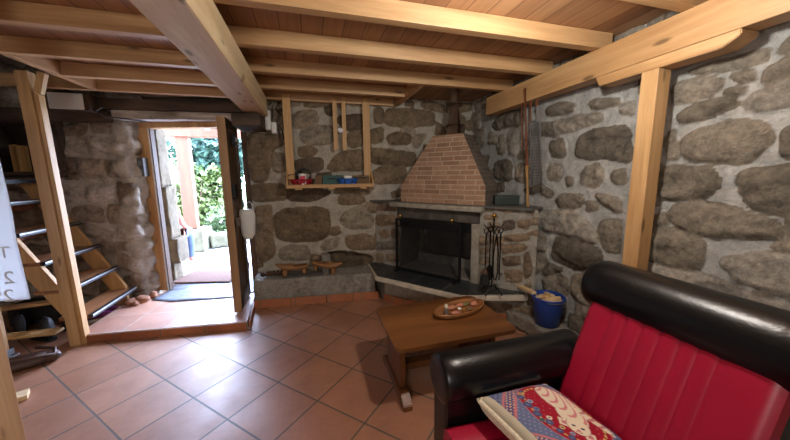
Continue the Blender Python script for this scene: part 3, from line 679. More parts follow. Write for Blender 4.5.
# white box high over the stair side, with cables
wb = thing('meter_box', 'white rectangular box fixed under the joists beside the stair post', 'box', (-2.12, 3.62, 2.03))
bm = B(); box(bm, (-2.25, 3.6, 2.035), (-1.99, 3.8, 2.18), .008); obj('cover', bm, 'white_plastic', wb)
bm = B(); box(bm, (-2.31, 3.61, 2.03), (-1.955, 3.83, 2.188), .006); obj('back_plate', bm, 'darkjamb', wb)
bm = B(); tube(bm, [(-1.93, 3.72, 2.17), (-1.90, 3.70, 2.08), (-1.95, 3.69, 2.04), (-1.88, 3.68, 1.99), (-1.72, 3.74, 1.985), (-1.6, 3.80, 1.975)], .009, 7)
tag(obj('cable', bm, 'grey_plastic', smooth=True, loc=(-1.9, 3.7, 1.97)), 'grey cable bundle drooping from the white box to the door lintel', 'cable')

# ================================================================== STAIRS AND THE LEFT SIDE
st = thing('stair_flight', 'steep open wooden stair with dark nosings beside the doorway', 'stairs', (-1.95, 3.45, 0))
RISE, RUN, X1 = .2475, .128, -1.885
for i in range(5):
    z = .222+RISE*i; x = X1-RUN*i
    bm = B(); box(bm, (x-.235, 3.10, z-.032), (x, 3.80, z-.002), .003); tr = obj('tread', bm, 'tread', st)
    bm = B(); box(bm, (x-.03, 3.098, z-.033), (x+.004, 3.802, z+.001), .002); obj('nosing', bm, 'black_plastic', tr)
    bm = B(); box(bm, (x+.004, 3.10, z-.014), (x+.0065, 3.80, z-.003), 0); obj('metal_edge', bm, 'steel', tr)
for y in (3.125, 3.77):
    bm = B(); t = bmesh.new(); k = RISE/RUN; xt = lambda z: X1-.055-(z-.222)/k; xb = lambda z: X1-.20-(z-.222)/k
    pf = [(xb(.16), 0), (-1.957, 0), (-1.957, .25), (xt(1.36), 1.36), (xb(1.36), 1.36), (xb(.16), .16)]
    a = [t.verts.new((q[0], y-.02, q[1])) for q in pf]; b = [t.verts.new((q[0], y+.02, q[1])) for q in pf]; n = len(pf)
    t.faces.new(a); t.faces.new(b[::-1])
    for i in range(n): t.faces.new((a[i], a[(i+1) % n], b[(i+1) % n], b[i]))
    bmesh.ops.bevel(t, geom=t.edges, offset=.003, segments=1, affect='EDGES'); join(bm, t); obj('stringer', bm, 'pine_plain', st)
for i in range(2, 5):
    z = .222+RISE*i; x = X1-RUN*i
    bm = B(); box(bm, (x-.225, 3.14, z-.10), (x-.2, 3.76, z-.033), .002); obj('riser_board', bm, 'redwood', st)
bm = B(); box(bm, (-3.4, 3.10, 1.362), (-2.45, 3.80, 1.392), .003); ld = obj('landing', bm, 'tread', st)
bm = B(); box(bm, (-2.475, 3.098, 1.36), (-2.445, 3.802, 1.394), .002); obj('nosing', bm, 'black_plastic', ld)
bm = B(); box(bm, (-3.4, 3.12, 1.24), (-2.5, 3.15, 1.361), .003); obj('edge_board', bm, 'redwood', ld)
bm = B(); beam(bm, (-1.97, 3.03, .0), (-2.0, 3.03, 2.19), .075, .075, .004, up=(0, 1, 0))
sp = thing('stair_post', 'tall pale pine post rising from the tiled step to the ceiling trimmer', 'post', (-1.97, 3.03, 0)); obj('post_board', bm, 'pine_z', sp)
bm = B(); beam(bm, (-1.915, 3.035, .0), (-1.94, 3.035, 2.03), .028, .06, .003, up=(0, 1, 0)); obj('side_batten', bm, 'pine_plain', sp)
bm = B(); beam(bm, (-1.93, 3.02, 2.035), (-1.885, 3.02, 2.188), .045, .04, .003, up=(0, 1, 0)); obj('top_block', bm, 'pine_plain', sp)
# far left post with its zinc shoe, hung with a paper sheet
lp = thing('side_post', 'pine post with a zinc shoe at the far left, behind the hanging paper sheet', 'post', (-2.42, 2.96, 0))
bm = B(); box(bm, (-2.47, 2.92, .02), (-2.38, 2.985, 2.19), .004); obj('post_board', bm, 'pine_z', lp)
bm = B(); box(bm, (-2.475, 2.91, .0), (-2.372, 3.01, .05), .003); box(bm, (-2.372, 2.93, .0), (-2.33, 2.99, .006), .001); obj('post_shoe', bm, 'zinc', lp)
c0, c1 = ony(30, 300, 2.3), ony(0, 172, 2.3)
ps = thing('paper_sheet', 'translucent white paper sheet with faint reversed lettering hanging at the left edge', 'paper', (-1.9, 2.3, .66))
t = bmesh.new(); nx, nz = 26, 36; g = []
for i in range(nx+1):
    r = []
    for j in range(nz+1):
        x = -2.25+(c0[0]+2.25)*i/nx; z = .665+(1.8-.665)*j/nz
        r.append(t.verts.new((x-.016*(j/nz), 2.3+.02*float(vnoise(np.array([x*5.]), np.array([z*4.]))[0])+.012*math.sin(x*9)+(.02 if i == nx else 0)*0, z)))
    g.append(r)
for i in range(nx):
    for j in range(nz): t.faces.new((g[i][j], g[i+1][j], g[i+1][j+1], g[i][j+1]))
bmesh.ops.solidify(t, geom=t.faces, thickness=.0015); obj('paper', t, 'white_paper', ps, smooth='all')
for txt, px, py, sz in (('T', 5, 258, .1), ('21', 4, 284, .11), ('29', 4, 302, .11)):
    cu = bpy.data.curves.new('lettering', 'FONT'); cu.body = txt; cu.size = sz; cu.extrude = .0004; cu.align_x = 'CENTER'
    tmp = bpy.data.objects.new('lettering_tmp', cu); COL.objects.link(tmp); dg = bpy.context.evaluated_depsgraph_get(); me = bpy.data.meshes.new_from_object(tmp.evaluated_get(dg)); bpy.data.objects.remove(tmp)
    p = ony(px, py, 2.283); bm = B(); bm.from_mesh(me); bmesh.ops.transform(bm, matrix=Matrix.Translation(p) @ Matrix.Rotation(PI/2, 4, 'X') @ Matrix.Diagonal((-1, 1, 1, 1)), verts=bm.verts); obj('lettering', bm, 'paper_print', ps)
bm = B(); tube(bm, [(-1.9, 2.31, 1.8), (-2.1, 2.4, 1.95), (-2.38, 2.9, 2.1)], .004, 6); obj('cord', bm, 'white_plastic', ps)
# nearest post at the lower left
q = onz(8, 440, .3); bm = B(); box(bm, (-1.42, 1.50, 0), (-1.285, 1.60, 2.19), .004)
tag(obj('near_post', bm, 'pine_z', loc=(-1.35, 1.55, 0)), 'wooden post cut off by the lower left corner of the photo', 'post')
# offcut on the floor
oc = Vector(onz(22, 398, 0)); bm = B(); M = Matrix.Translation(oc) @ Matrix.Rotation(math.radians(28), 4, 'Z'); box(bm, (-.28, -.045, 0), (.03, .045, .03), .003, M)
tag(obj('wood_offcut', bm, 'firewood', loc=tuple(oc)), 'pale sawn wood offcut on the tiles beside the lower left post', 'offcut')
# slumped brown leather bag
bg = thing('leather_bag', 'dark brown slumped leather bag on the tiles at the left', 'bag', (-2.14, 2.74, 0))
bm = B(); sphere(bm, (-2.14, 2.74, .05), .1, 1.7, .85, .52, Matrix.Rotation(.35, 4, 'Z'), 16); sphere(bm, (-1.99, 2.80, .04), .06, 1.1, .8, .62, None, 12); roughen(bm, .028, 9, 4)
for v in bm.verts: v.co.z = max(v.co.z, .003)
obj('bag_body', bm, 'brown_leather', bg, smooth='all')
bm = B(); tube(bm, [(-2.2, 2.66, .08), (-2.12, 2.62, .12), (-2.02, 2.68, .1), (-1.95, 2.76, .07), (-1.98, 2.82, .09), (-2.1, 2.82, .11)], .011, 8); obj('strap', bm, 'brown_leather', bg, smooth='all')
# shoes and boards stored under the stairs
def shoe(loc, rz, body, sole, label, boot=0):
    r = thing('shoe', label, 'shoe', (0, 0, 0), 'shoes stored under the stairs')
    t = bmesh.new(); rings = []
    for k, (x, w, h) in enumerate(((-.125, .028, .05), (-.11, .036, .085), (-.06, .037, .09), (-.01, .036, .07), (.05, .043, .052), (.1, .042, .042), (.135, .028, .03))):
        h += boot*(.11 if k in (1, 2) else .03 if k == 3 else 0)
        rings.append([t.verts.new((x, w*math.cos(a), .018+h*(.5+.5*math.sin(a)))) for a in np.linspace(0, 2*PI, 14, endpoint=False)])
    for a, b in zip(rings, rings[1:]):
        for k in range(14): t.faces.new((a[k], b[k], b[(k+1) % 14], a[(k+1) % 14]))
    t.faces.new(rings[0]); t.faces.new(rings[-1][::-1]); obj('upper', t, body, r, smooth='all')
    bm = B(); prism(bm, [(-.13, -.03), (-.04, -.034), (.06, -.046), (.12, -.036), (.145, 0), (.12, .036), (.06, .046), (-.04, .034), (-.13, .03)], 0, .022, .004); obj('sole', bm, sole, r)
    r.location = loc; r.rotation_euler = (0, 0, rz); return r
for loc, rz, b_, s_, lab, bt in (((-2.05, 3.52, .0), .3, 'shoe_purple', 'white_plastic', 'purple trainer with a white sole under the second stair tread', 0), ((-2.07, 3.66, .0), .2, 'shoe_purple', 'white_plastic', 'purple trainer with a white sole against the wall under the stairs', 0),
        ((-2.33, 3.22, .0), 2.6, 'shoe_black', 'shoe_black', 'black boot under the stairs, nearest the stair post', 1), ((-2.62, 3.42, .0), 2.2, 'shoe_black', 'shoe_black', 'black boot under the stairs, farther left', 1), ((-2.78, 3.28, .0), 2.9, 'shoe_black', 'zinc', 'black shoe with a grey sole below the hanging paper sheet', 0), ((-2.26, 3.45, .0), 1.9, 'shoe_black', 'shoe_black', 'black shoe behind the near stringer under the stairs', 0)):
    shoe(loc, rz, b_, s_, lab, bt)
for i, (x0, y0, x1, y1, z, lab) in enumerate(((-3.0, 3.07, -2.12, 3.09, .13, 'pale board lying low under the stairs behind the post'), (-2.95, 3.3, -2.2, 3.5, .27, 'shorter pale board leaning among the boots under the stairs'))):
    bm = B(); beam(bm, (x0, y0, z), (x1, y1, z-.02), .1, .022, .002); bx_ = obj('loose_board', bm, 'pine_plain_x', loc=(x0, y0, z)); tag(bx_, lab, 'board')
for i, (x, y, z, s, lab) in enumerate(((-2.98, 3.0, .0, .24, 'dark crate under the boards at the left of the stairs'), (-2.62, 3.62, .0, .23, 'dark crate farther back under the stairs'))):
    bm = B(); box(bm, (x-.2, y-.1+.06, z), (x+.2, y+.13+.06, z+(.108 if i == 0 else .2)), .008); cr = thing('crate', lab, 'crate', (x, y, z)); obj('crate_body', bm, 'soot', cr)
    bm = B(); box(bm, (x-.08, y-.045+.0, z+.05), (x+.08, y-.038, z+.08), .003); obj('hand_hold', bm, 'black_plastic', cr)
# things in the recess
bm = B(); beam(bm, (-2.83, 4.0, 1.472), (-2.86, 4.04, 1.74), .055, .03, .002, up=(0, 1, 0)); tag(obj('wood_block', bm, 'pine_plain', loc=(-2.62, 3.95, 1.47)), 'pale wood piece leaning in the dark recess above the stairs', 'block')
bm = B(); box(bm, (-2.79, 3.96, 1.472), (-2.735, 4.02, 1.73), .003); tag(obj('wood_block', bm, 'pine_plain', loc=(-2.56, 3.96, 1.47)), 'upright wood block standing in the dark recess above the stairs', 'block')
bm = B(); box(bm, (-2.9, 3.78, 1.435), (-2.3, 3.9, 1.465), .004); roughen(bm, .004, 8); tag(obj('recess_sill', bm, 'darkwood_x', loc=(-2.6, 3.8, 1.435)), 'thin dark board forming the sill of the wall recess', 'board')
#PART3

# ================================================================== FIREPLACE
FA = np.array([.99, 3.24]); FT = np.array([.617, -.787]); FT /= np.hypot(*FT); FN = np.array([FT[1], -FT[0]])   # FN points into the room
def fp(s, o=0): p = FA+FT*s+FN*o; return (float(p[0]), float(p[1]))
FM = Matrix(((FT[0], -FN[0], 0, FA[0]), (FT[1], -FN[1], 0, FA[1]), (0, 0, 1, 0), (0, 0, 0, 1)))     # x along the front, y into the wall
def fpx(x, y, off=0):
    d = ray(x, y); n3 = np.array([FN[0], FN[1], 0]); a3 = np.array([FA[0]+FN[0]*off, FA[1]+FN[1]*off, 0]); k = ((a3-CO)@n3)/(d@n3); p = CO+d*k
    return float((p[:2]-FA)@FT), float(p[2])
fire = thing('fireplace', 'corner stone fireplace with a tapering brick hood and raised slate hearth', 'fireplace', (1.4, 2.9, 0))
fs = []
for poly in ([(10,25),(105,10),(115,45),(20,45)], [(20,60),(110,60),(112,100),(30,105)], [(35,120),(75,115),(80,150),(40,155)], [(80,115),(118,118),(118,150),(82,150)], [(10,165),(110,165),(118,200),(20,205)], [(65,215),(120,218),(122,245),(70,245)], [(20,215),(60,215),(60,250),(20,255)]):
    fs.append([(lambda q: (q[0]+.45, q[1]))(fpx(370+u/4, 200+v/4)) for u, v in poly])
for poly in ([(470,85),(520,90),(525,130),(475,130)], [(530,80),(580,75),(585,115),(530,125)], [(590,75),(640,75),(640,115),(590,115)], [(530,140),(640,130),(640,165),(530,170)], [(525,180),(600,175),(640,185),(610,210),(525,215)], [(530,225),(600,220),(605,260),(530,265)], [(440,190),(475,190),(475,215),(440,215)], [(430,230),(475,225),(475,260),(430,260)], [(530,275),(610,275),(610,330),(540,325)], [(440,275),(470,275),(470,310),(440,310)], [(610,215),(640,200),(650,300),(615,320)]):
    fs.append([(lambda q: (q[0]+.45, q[1]))(fpx(370+u/4, 200+v/4)) for u, v in poly])
sheet('surround', [fp(-.45), fp(1.44)], .0, 1.09, fs, 'stone_fire', res=.012, amp=.022, gen=(.11, .2, .012), seed=14, side=-1, bulge=.01, grow=.002, parent=fire, hole=[(.45, 1.30, .33, .93)], smear=.25, warp=.012)
# firebox
bm = B(); box(bm, (-.02, .50, .30), (.87, .54, 1.0), .004, FM)
for xa in (-.03, .85): box(bm, (xa, .0, .30), (xa+.03, .52, 1.0), .004, FM)
box(bm, (-.02, .0, .93), (.87, .52, 1.0), .004, FM); fb = obj('firebox', bm, 'firebrick', fire)
bm = B(); box(bm, (-.02, -.0, .3), (.87, .52, .345), .004, FM); obj('firebox_floor', bm, 'ash', fb)
bm = B(); box(bm, (.04, .30, .345), (.78, .34, .46), .01, FM); obj('ash_ledge', bm, 'ash', fb)
bm = B(); box(bm, (-.03, -.035, .925), (.93, .03, 1.048), .012, FM); sub(bm, 3); roughen(bm, .008, 8); obj('lintel', bm, 'sooty_stone', fire, smooth='all')
bm = B(); box(bm, (.0, -.025, .825), (.845, -.005, .928), .003, FM); obj('smoke_plate', bm, 'iron', fire)
bm = B(); box(bm, (.853, -.035, .33), (.93, .06, .925), .012, FM); sub(bm, 3); roughen(bm, .009, 9); obj('cement_pillar', bm, 'ledge_stone', fire, smooth='all')
# hearth
HP = [(.64, 3.58), (.632, 3.03), (1.265, 2.285), (1.80, 2.14), (1.97, 2.10), (2.0, 2.3), (.9, 3.62)]
hp2 = [(.662, 3.56), (.657, 3.045), (1.275, 2.312), (1.80, 2.166), (1.96, 2.12), (1.98, 2.3), (.9, 3.6)]
bm = B(); prism(bm, HP, .27, .319, .008); bmesh.ops.subdivide_edges(bm, edges=bm.edges, cuts=3); roughen(bm, .004, 8); he = obj('hearth_slab', bm, 'pale_stone', fire)
bm = B(); prism(bm, hp2, .318, .331, .003); obj('slate_tiles', bm, 'slate', he)
bm = B(); prism(bm, [(.74, 3.55), (.75, 3.1), (1.33, 2.42), (1.82, 2.27), (2.0, 2.3), (.9, 3.6)], .0, .275); hb = obj('hearth_base', bm, 'ledge_stone', fire)
bm = B(); skirt(bm, (.745, 3.095), (1.325, 2.41), .001, .092, .012, 3); skirt(bm, (1.325, 2.41), (1.82, 2.262), .001, .092, .012, 2); obj('skirting_tiles', bm, 'skirt_tile', hb)
# mantel
bm = B(); box(bm, (-.10, -.10, 1.048), (.975, .20, 1.098), .012, FM); sub(bm, 3); roughen(bm, .006, 7); obj('mantel_ledge', bm, 'ledge_stone', fire, smooth='all')
bm = B(); prism(bm, [fp(-.46, .055), fp(-.11, .055), fp(.98, .04), fp(1.40, .055), (2.0, 2.2), (2.02, 3.49), (.72, 3.6)], 1.086, 1.104, .003); obj('slate_shelf', bm, 'slate_plain', fire)
# hood
hd = .36; tf = .13
sL, z1 = fpx(432.7, 136, -tf); sR, _ = fpx(463, 133, -tf); zs = 1.285; zb = 1.10; zt = z1
def P3(s, d, z): p = fp(s, -d); return Vector((p[0], p[1], z))
bot = [P3(-.0, .0, zb), P3(.967, 0, zb), P3(.967, hd, zb), P3(-.0, hd, zb)]; sh = [P3(-.0, 0, zs), P3(.967, 0, zs), P3(.967, hd, zs), P3(-.0, hd, zs)]
top = [P3(sL, tf, zt), P3(sR, tf, zt), P3(sR, hd+.02, zt), P3(sL, hd+.02, zt)]
def hood_faces(idx):
    bm = B(); uvl = bm.loops.layers.uv.new('UVMap'); vb = [bm.verts.new(p) for p in bot]; vsx = [bm.verts.new(p) for p in sh]; vt = [bm.verts.new(p) for p in top]
    for i in idx:
        j = (i+1) % 4
        for q in ((vb[i], vb[j], vsx[j], vsx[i]), (vsx[i], vsx[j], vt[j], vt[i])):
            f = bm.faces.new(q); tdir = (vb[j].co-vb[i].co).normalized(); nn = tdir.cross((q[3].co-q[0].co)).normalized(); up = nn.cross(tdir)
            if up.z < 0: up = -up
            for l in f.loops: l[uvl].uv = ((l.vert.co-vb[i].co).dot(tdir), (l.vert.co-vb[i].co).dot(up) if q[0] is vb[i] else zs-zb+(l.vert.co-vsx[i].co).dot(up))
    if len(idx) > 1: bm.faces.new(vt); bm.faces.new(vb[::-1])
    bmesh.ops.delete(bm, geom=[v for v in bm.verts if not v.link_faces], context='VERTS'); return bm
ho = obj('hood', hood_faces((0, 2, 3)), 'brick', fire); fk = obj('hood_flank', hood_faces((1,)), 'brick_grey', ho); fk['label'] = 'darker grey brick right flank of the hood'  # only the right flank takes the darker, greyer brick colours
pcx = fpx(454, 120, -.25)[0]; pb = P3(pcx, .25, zt-.03)
bm = B(); tube(bm, [pb, pb+Vector((0, 0, .75))], .088, 28); fl = obj('flue_pipe', bm, 'flue', fire, smooth=True)
for z in (.12, .33): bm = B(); tube(bm, [pb+Vector((0, 0, z)), pb+Vector((0, 0, z+.016))], .092, 28); obj('pipe_collar', bm, 'flue', fl, smooth=True)
# fire screen
scr = thing('fire_screen', 'black framed mesh fire screen standing in front of the hearth opening', 'fire screen', (1.2, 2.9, .33))
a0, a1, zt0, zt1, o = .0, .765, .347, .915, -.09
bm = B()
for s in (a0, a1): box(bm, (s-.011, o-.011, .333), (s+.011, o+.011, zt1), .002, FM)
for z in (zt0, zt1): box(bm, (a0, o-.010, z-.010), (a1, o+.010, z+.010), .002, FM)
box(bm, (a0, o-.008, .832), (a1, o+.008, .846), .002, FM); obj('frame', bm, 'iron', scr)
nt = NT('wire_mesh'); nt.set(Roughness=.5, Metallic=.3, Alpha=.28); nt.b.inputs['Base Color'].default_value = srgb(40, 40, 40); MT['mesh'] = nt.m
bm = B(); box(bm, (a0+.01, o-.001, zt0), (a1-.01, o+.001, zt1), 0, FM); obj('mesh_panel', bm, 'mesh', scr)
for s in (a0+.05, a1-.09):
    bm = B(); v = FM @ Vector((s, o, zt1+.03)); lathe(bm, [(0, 0), (.006, 0), (.006, .012), (.016, .02), (.018, .03), (.012, .042), (0, .046)], v-Vector((0, 0, .022)), 14); obj('knob', bm, 'brass', scr, smooth=True)
for s in (a0+.03, a1-.03):
    bm = B(); box(bm, (s-.012, o-.08, .3325), (s+.012, o+.03, .345), .002, FM); obj('foot', bm, 'iron', scr)
# fireside tools on their stand
tb = Vector(onz(492, 293, .332)); tb.z = .3325; tb.x += FN[0]*.02; tb.y += FN[1]*.02
ts = thing('tool_stand', 'black iron fireside tool stand with a brass ball on top', 'tool stand', tuple(tb))
bm = B(); tube(bm, [tb+Vector((0, 0, .06)), tb+Vector((0, 0, .69))], .0075, 10); obj('post', bm, 'iron', ts, smooth=True)
for k in range(4):
    a = k*PI/2+.5; u = Vector((math.cos(a), math.sin(a), 0)); bm = B(); tube(bm, [tb+Vector((0, 0, .07)), tb+u*.06+Vector((0, 0, .065)), tb+u*.09+Vector((0, 0, .03)), tb+u*.10+Vector((0, 0, .008))], .007, 8); obj('leg', bm, 'iron', ts, smooth=True)
bm = B(); sphere(bm, tb+Vector((0, 0, .712)), .021); obj('ball_finial', bm, 'brass', ts, smooth=True)
hooks = []
for k in range(4):
    a = k*PI/2-.2; u = Vector((math.cos(a), math.sin(a), 0)); bm = B(); tube(bm, [tb+Vector((0, 0, .62)), tb+u*.05+Vector((0, 0, .605)), tb+u*.075+Vector((0, 0, .615)), tb+u*.085+Vector((0, 0, .635))], .005, 8); obj('hook_arm', bm, 'iron', ts, smooth=True); hooks.append(tb+u*.066+Vector((0, 0, .600)))
kinds = ('poker', 'shovel', 'brush', 'tongs')
labs = ('black iron fireside poker hanging from the tool stand', 'black iron hearth shovel with wide blade hanging from the tool stand', 'hearth brush with bristle head hanging from the tool stand', 'black iron fire tongs with two arms hanging from the tool stand')
for h, kd, lb in zip(hooks, kinds, labs):
    tl = thing('fireside_'+kd if kd != 'brush' else 'hearth_brush', lb, kd, tuple(h))
    bm = B(); tube(bm, [h+Vector((.02*math.cos(a), .02*math.sin(a)*0, -.022+.022*math.sin(a))) for a in np.linspace(0, 2*PI, 13)[:-1]], .0045, 6, closed=True); obj('hanging_loop', bm, 'iron', tl, smooth=True)
    e = h+Vector((0, 0, -.44))
    if kd == 'tongs':
        for s in (-1, 1): bm = B(); tube(bm, [h+Vector((0, 0, -.04)), h+Vector((.022*s, 0, -.2)), h+Vector((.026*s, 0, -.38)), h+Vector((.006*s, 0, -.45))], .0055, 8); obj('arm', bm, 'iron', tl, smooth=True)
    else:
        bm = B(); tube(bm, [h+Vector((0, 0, -.04)), h+Vector((0, 0, -.36 if kd != 'poker' else -.47))], [.0065, .006], 8); obj('shaft', bm, 'iron', tl, smooth=True)
        if kd == 'shovel':
            bm = B(); prism(bm, [(-.045, -.5), (.045, -.5), (.05, -.4), (.02, -.355), (-.02, -.355), (-.05, -.4)], -.003, .003, .001, Matrix.Translation(h) @ Matrix.Rotation(.4, 4, 'Z') @ Matrix.Rotation(PI/2, 4, 'X')); obj('blade', bm, 'iron', tl)
        elif kd == 'brush':
            bm = B(); lathe(bm, [(0, -.37), (.012, -.37), (.026, -.39), (.028, -.41), (0, -.41)], h, 14); obj('ferrule', bm, 'darkjamb', tl, smooth=True)
            bm = B(); lathe(bm, [(.026, -.41), (.04, -.45), (.043, -.505), (0, -.505)], h, 14); obj('bristles', bm, 'soot', tl, smooth=True)
        else:
            bm = B(); tube(bm, [h+Vector((0, 0, -.40)), h+Vector((.02, 0, -.43)), h+Vector((.035, 0, -.415))], .005, 7); obj('spur', bm, 'iron', tl, smooth=True)
# dark green box on the shelf
c = onz(506, 206, 1.105); bm = B(); M = Matrix.Translation((c[0]+.07, c[1]+.1, 1.107)) @ Matrix.Rotation(-.4, 4, 'Z'); box(bm, (-.11, -.05, 0), (.11, .05, .075), .006, M)
gb = thing('green_box', 'dark green box on the slate shelf to the right of the brick hood', 'box', (c[0]+.06, c[1]+.1, 1.104)); obj('box_body', bm, 'dark_green', gb)
bm = B(); box(bm, (-.113, -.053, .075), (.113, .053, .09), .004, M); obj('lid', bm, 'dark_green', gb)
# long pole, roasting rods and grill basket by the wall
p0, p1 = onx(528, 207, 1.90), onx(525, 88, 1.80); p0[2] = 1.107
pl = thing('long_pole', 'long wooden pole leaning from the slate shelf up to the wall beam', 'pole', tuple(p0))
p0, p1 = Vector(p0), Vector(p1); pm = p0.lerp(p1, .36)
bm = B(); tube(bm, [p0, pm], .014, 12); obj('pale_shaft', bm, 'pine_plain', pl, smooth=True)
bm = B(); tube(bm, [pm, p1], [.012, .0085], 12); obj('red_shaft', bm, 'redwood', pl, smooth=True)
g0, g1 = Vector(onx(535, 122, 1.87)), Vector(onx(537, 185, 1.90))
gr = thing('grill_basket', 'wire grill basket hanging by long reddish handles from the wall beam', 'grill basket', tuple(g0))
dn = (g1-g0).normalized(); sd = Vector((.35, -.94, 0)).normalized(); w = .042; Lg = (g1-g0).length
bm = B()
for o_ in (-.008, .008):
    off = dn.cross(sd)*o_
    tube(bm, [g0-sd*w+off, g0+sd*w+off, g1+sd*w+off, g1-sd*w+off], .0035, 6, closed=True)
    for k in range(1, 20): tube(bm, [g0-sd*w+dn*(Lg*k/20)+off, g0+sd*w+dn*(Lg*k/20)+off], .0016, 5)
    for k in range(1, 8): tube(bm, [g0+sd*(w*(2*k/8-1))+off, g1+sd*(w*(2*k/8-1))+off], .0014, 5)
obj('wire_grid', bm, 'dull_wire', gr)
for s in (-.025, .02):
    bm = B(); tube(bm, [g0+sd*s, g0+sd*s-dn*.14], .0045, 7); obj('handle_wire', bm, 'steel', gr)
    bm = B(); tube(bm, [g0+sd*s-dn*.13, g0+sd*s*1.1-dn*.27], .0105, 9); obj('handle_grip', bm, 'redwood', gr, smooth=True)
bm = B(); q = Vector(onx(526, 143, 1.86)); tube(bm, [q+Vector((0, .03*math.cos(a), .035*math.sin(a))) for a in np.linspace(0, 2*PI, 17)[:-1]], .003, 6, closed=True); tag(obj('wire_ring', bm, 'iron', loc=tuple(q)), 'dark wire ring looped round the long leaning pole', 'ring')
for k, (xa, ya, xb, yb, lab) in enumerate(((521.5, 95, 522.5, 150, 'thin reddish rod hanging just left of the long pole'), (530, 88, 531, 140, 'thin reddish rod hanging between the pole and the grill basket'))):
    a, b = Vector(onx(xa, ya, 1.86)), Vector(onx(xb, yb, 1.90)); bm = B(); tube(bm, [a, b], .006, 8); r = thing('roasting_rod', lab, 'rod', tuple(b)); obj('shaft', bm, 'redwood', r, smooth=True)
    bm = B(); tube(bm, [b, b+(b-a).normalized()*.12], .003, 6); obj('tip', bm, 'steel', r, smooth=True)

# ================================================================== STONE BENCH, CLOGS, SHELF
BP = [(-.635, 3.36), (-.2, 3.325), (.3, 3.265), (.66, 3.22), (.72, 3.56), (-.63, 3.63)]
rockbox('trim_4', BP, 0, .298, 'stone_bench', amp=.018, f=4, kind='structure', tint=.55)
bm = B(); skirt(bm, (-.632, 3.338), (.12, 3.262), .001, .09, .012, 2); skirt(bm, (.125, 3.262), (.70, 3.195), .001, .09, .012, 2); obj('baseboard_back', bm, 'skirt_tile', kind='structure')
bm = B(); box(bm, (-.30, 3.32, .306), (.10, 3.45, .318), .003); tag(obj('slate_offcut', bm, 'slate_plain', loc=(-.1, 3.38, .306)), 'flat slate offcut lying under the wooden clogs on the stone bench', 'slate')
rockbox('upright_stone', [(.085, 3.42), (.15, 3.40), (.19, 3.47), (.17, 3.55), (.09, 3.54)], .29, .50, 'stone_bench', amp=.022, f=9, tint=.7, res=.02, loc=(.14, 3.48, .29))
tag(bpy.data.objects['upright_stone'], 'pale upright stone wedged behind the wooden clogs on the bench', 'stone')
def clog(loc, rz, tilt, label, big=1.28):
    r = thing('wooden_clog', label, 'clog', (0, 0, 0))
    T = Matrix.Rotation(tilt, 4, 'Y')
    t = bmesh.new(); pr = [(-.125, .018, .045, .055), (-.10, .036, .043, .085), (-.05, .040, .035, .088), (0, .042, .034, .085), (.05, .046, .036, .088), (.095, .036, .05, .09), (.125, .02, .068, .098), (.145, .008, .086, .104)]
    n = 16; rings = []
    for x, w, zl, zh in pr: rings.append([t.verts.new(Vector((x, w*math.cos(a), (zl+zh)/2+(zh-zl)/2*math.sin(a)))) for a in np.linspace(0, 2*PI, n, endpoint=False)])
    for a, b in zip(rings, rings[1:]):
        for k in range(n): t.faces.new((a[k], b[k], b[(k+1) % n], a[(k+1) % n]))
    t.faces.new(rings[0]); t.faces.new(rings[-1][::-1])
    fc = [f for f in t.faces if f.calc_center_median().z > .068 and -.11 < f.calc_center_median().x < .03 and f.normal.z*0 == 0]
    t.normal_update(); fc = [f for f in t.faces if f.calc_center_median().z > .07 and -.11 < f.calc_center_median().x < .02]
    rr = bmesh.ops.inset_region(t, faces=fc, thickness=.006); bmesh.ops.translate(t, verts=list({v for f in fc for v in f.verts}), vec=(0, 0, -.024))
    bmesh.ops.transform(t, matrix=T, verts=t.verts); obj('clog_body', t, 'clog', r, smooth='all')
    for x, y in ((.075, -.022), (.075, .022), (-.085, 0)):
        bm = B(); lathe(bm, [(0, 0), (.013, .0), (.018, .02), (.019, .046), (0, .046)], (x, y, 0), 12); bmesh.ops.transform(bm, matrix=T, verts=bm.verts); obj('peg', bm, 'clog', r, smooth=True)
    for o in r.children: o.data.transform(Matrix.Diagonal((big, big*.95, big*1.12, 1)))
    r.location = loc; r.rotation_euler = (0, 0, rz)
cl = ony(294, 275, 3.36); cr_ = ony(324, 274, 3.36)
clog((cl[0], 3.39, .318), PI+.12, -.02, 'carved wooden clog lying left of its pair on the stone bench')
clog((cr_[0]+.01, 3.37, .322), -.3, .16, 'carved wooden clog nearer the hearth, leaning against the upright stone')
dk = thing('turned_spindle', 'dark ribbed turned spindle lying at the left end of the stone bench', 'spindle', (-.45, 3.42, .318))
bm = B(); pf = []
for k in range(7): pf += [(.018, .04*k), (.03, .04*k+.01), (.03, .04*k+.026), (.018, .04*k+.036)]
lathe(bm, [(0, 0)]+pf+[(0, pf[-1][1])], (-.56, 3.42, .345), 14, M=Matrix.Rotation(PI/2, 4, 'Y')); obj('spindle_body', bm, 'darkjamb', dk, smooth=True)
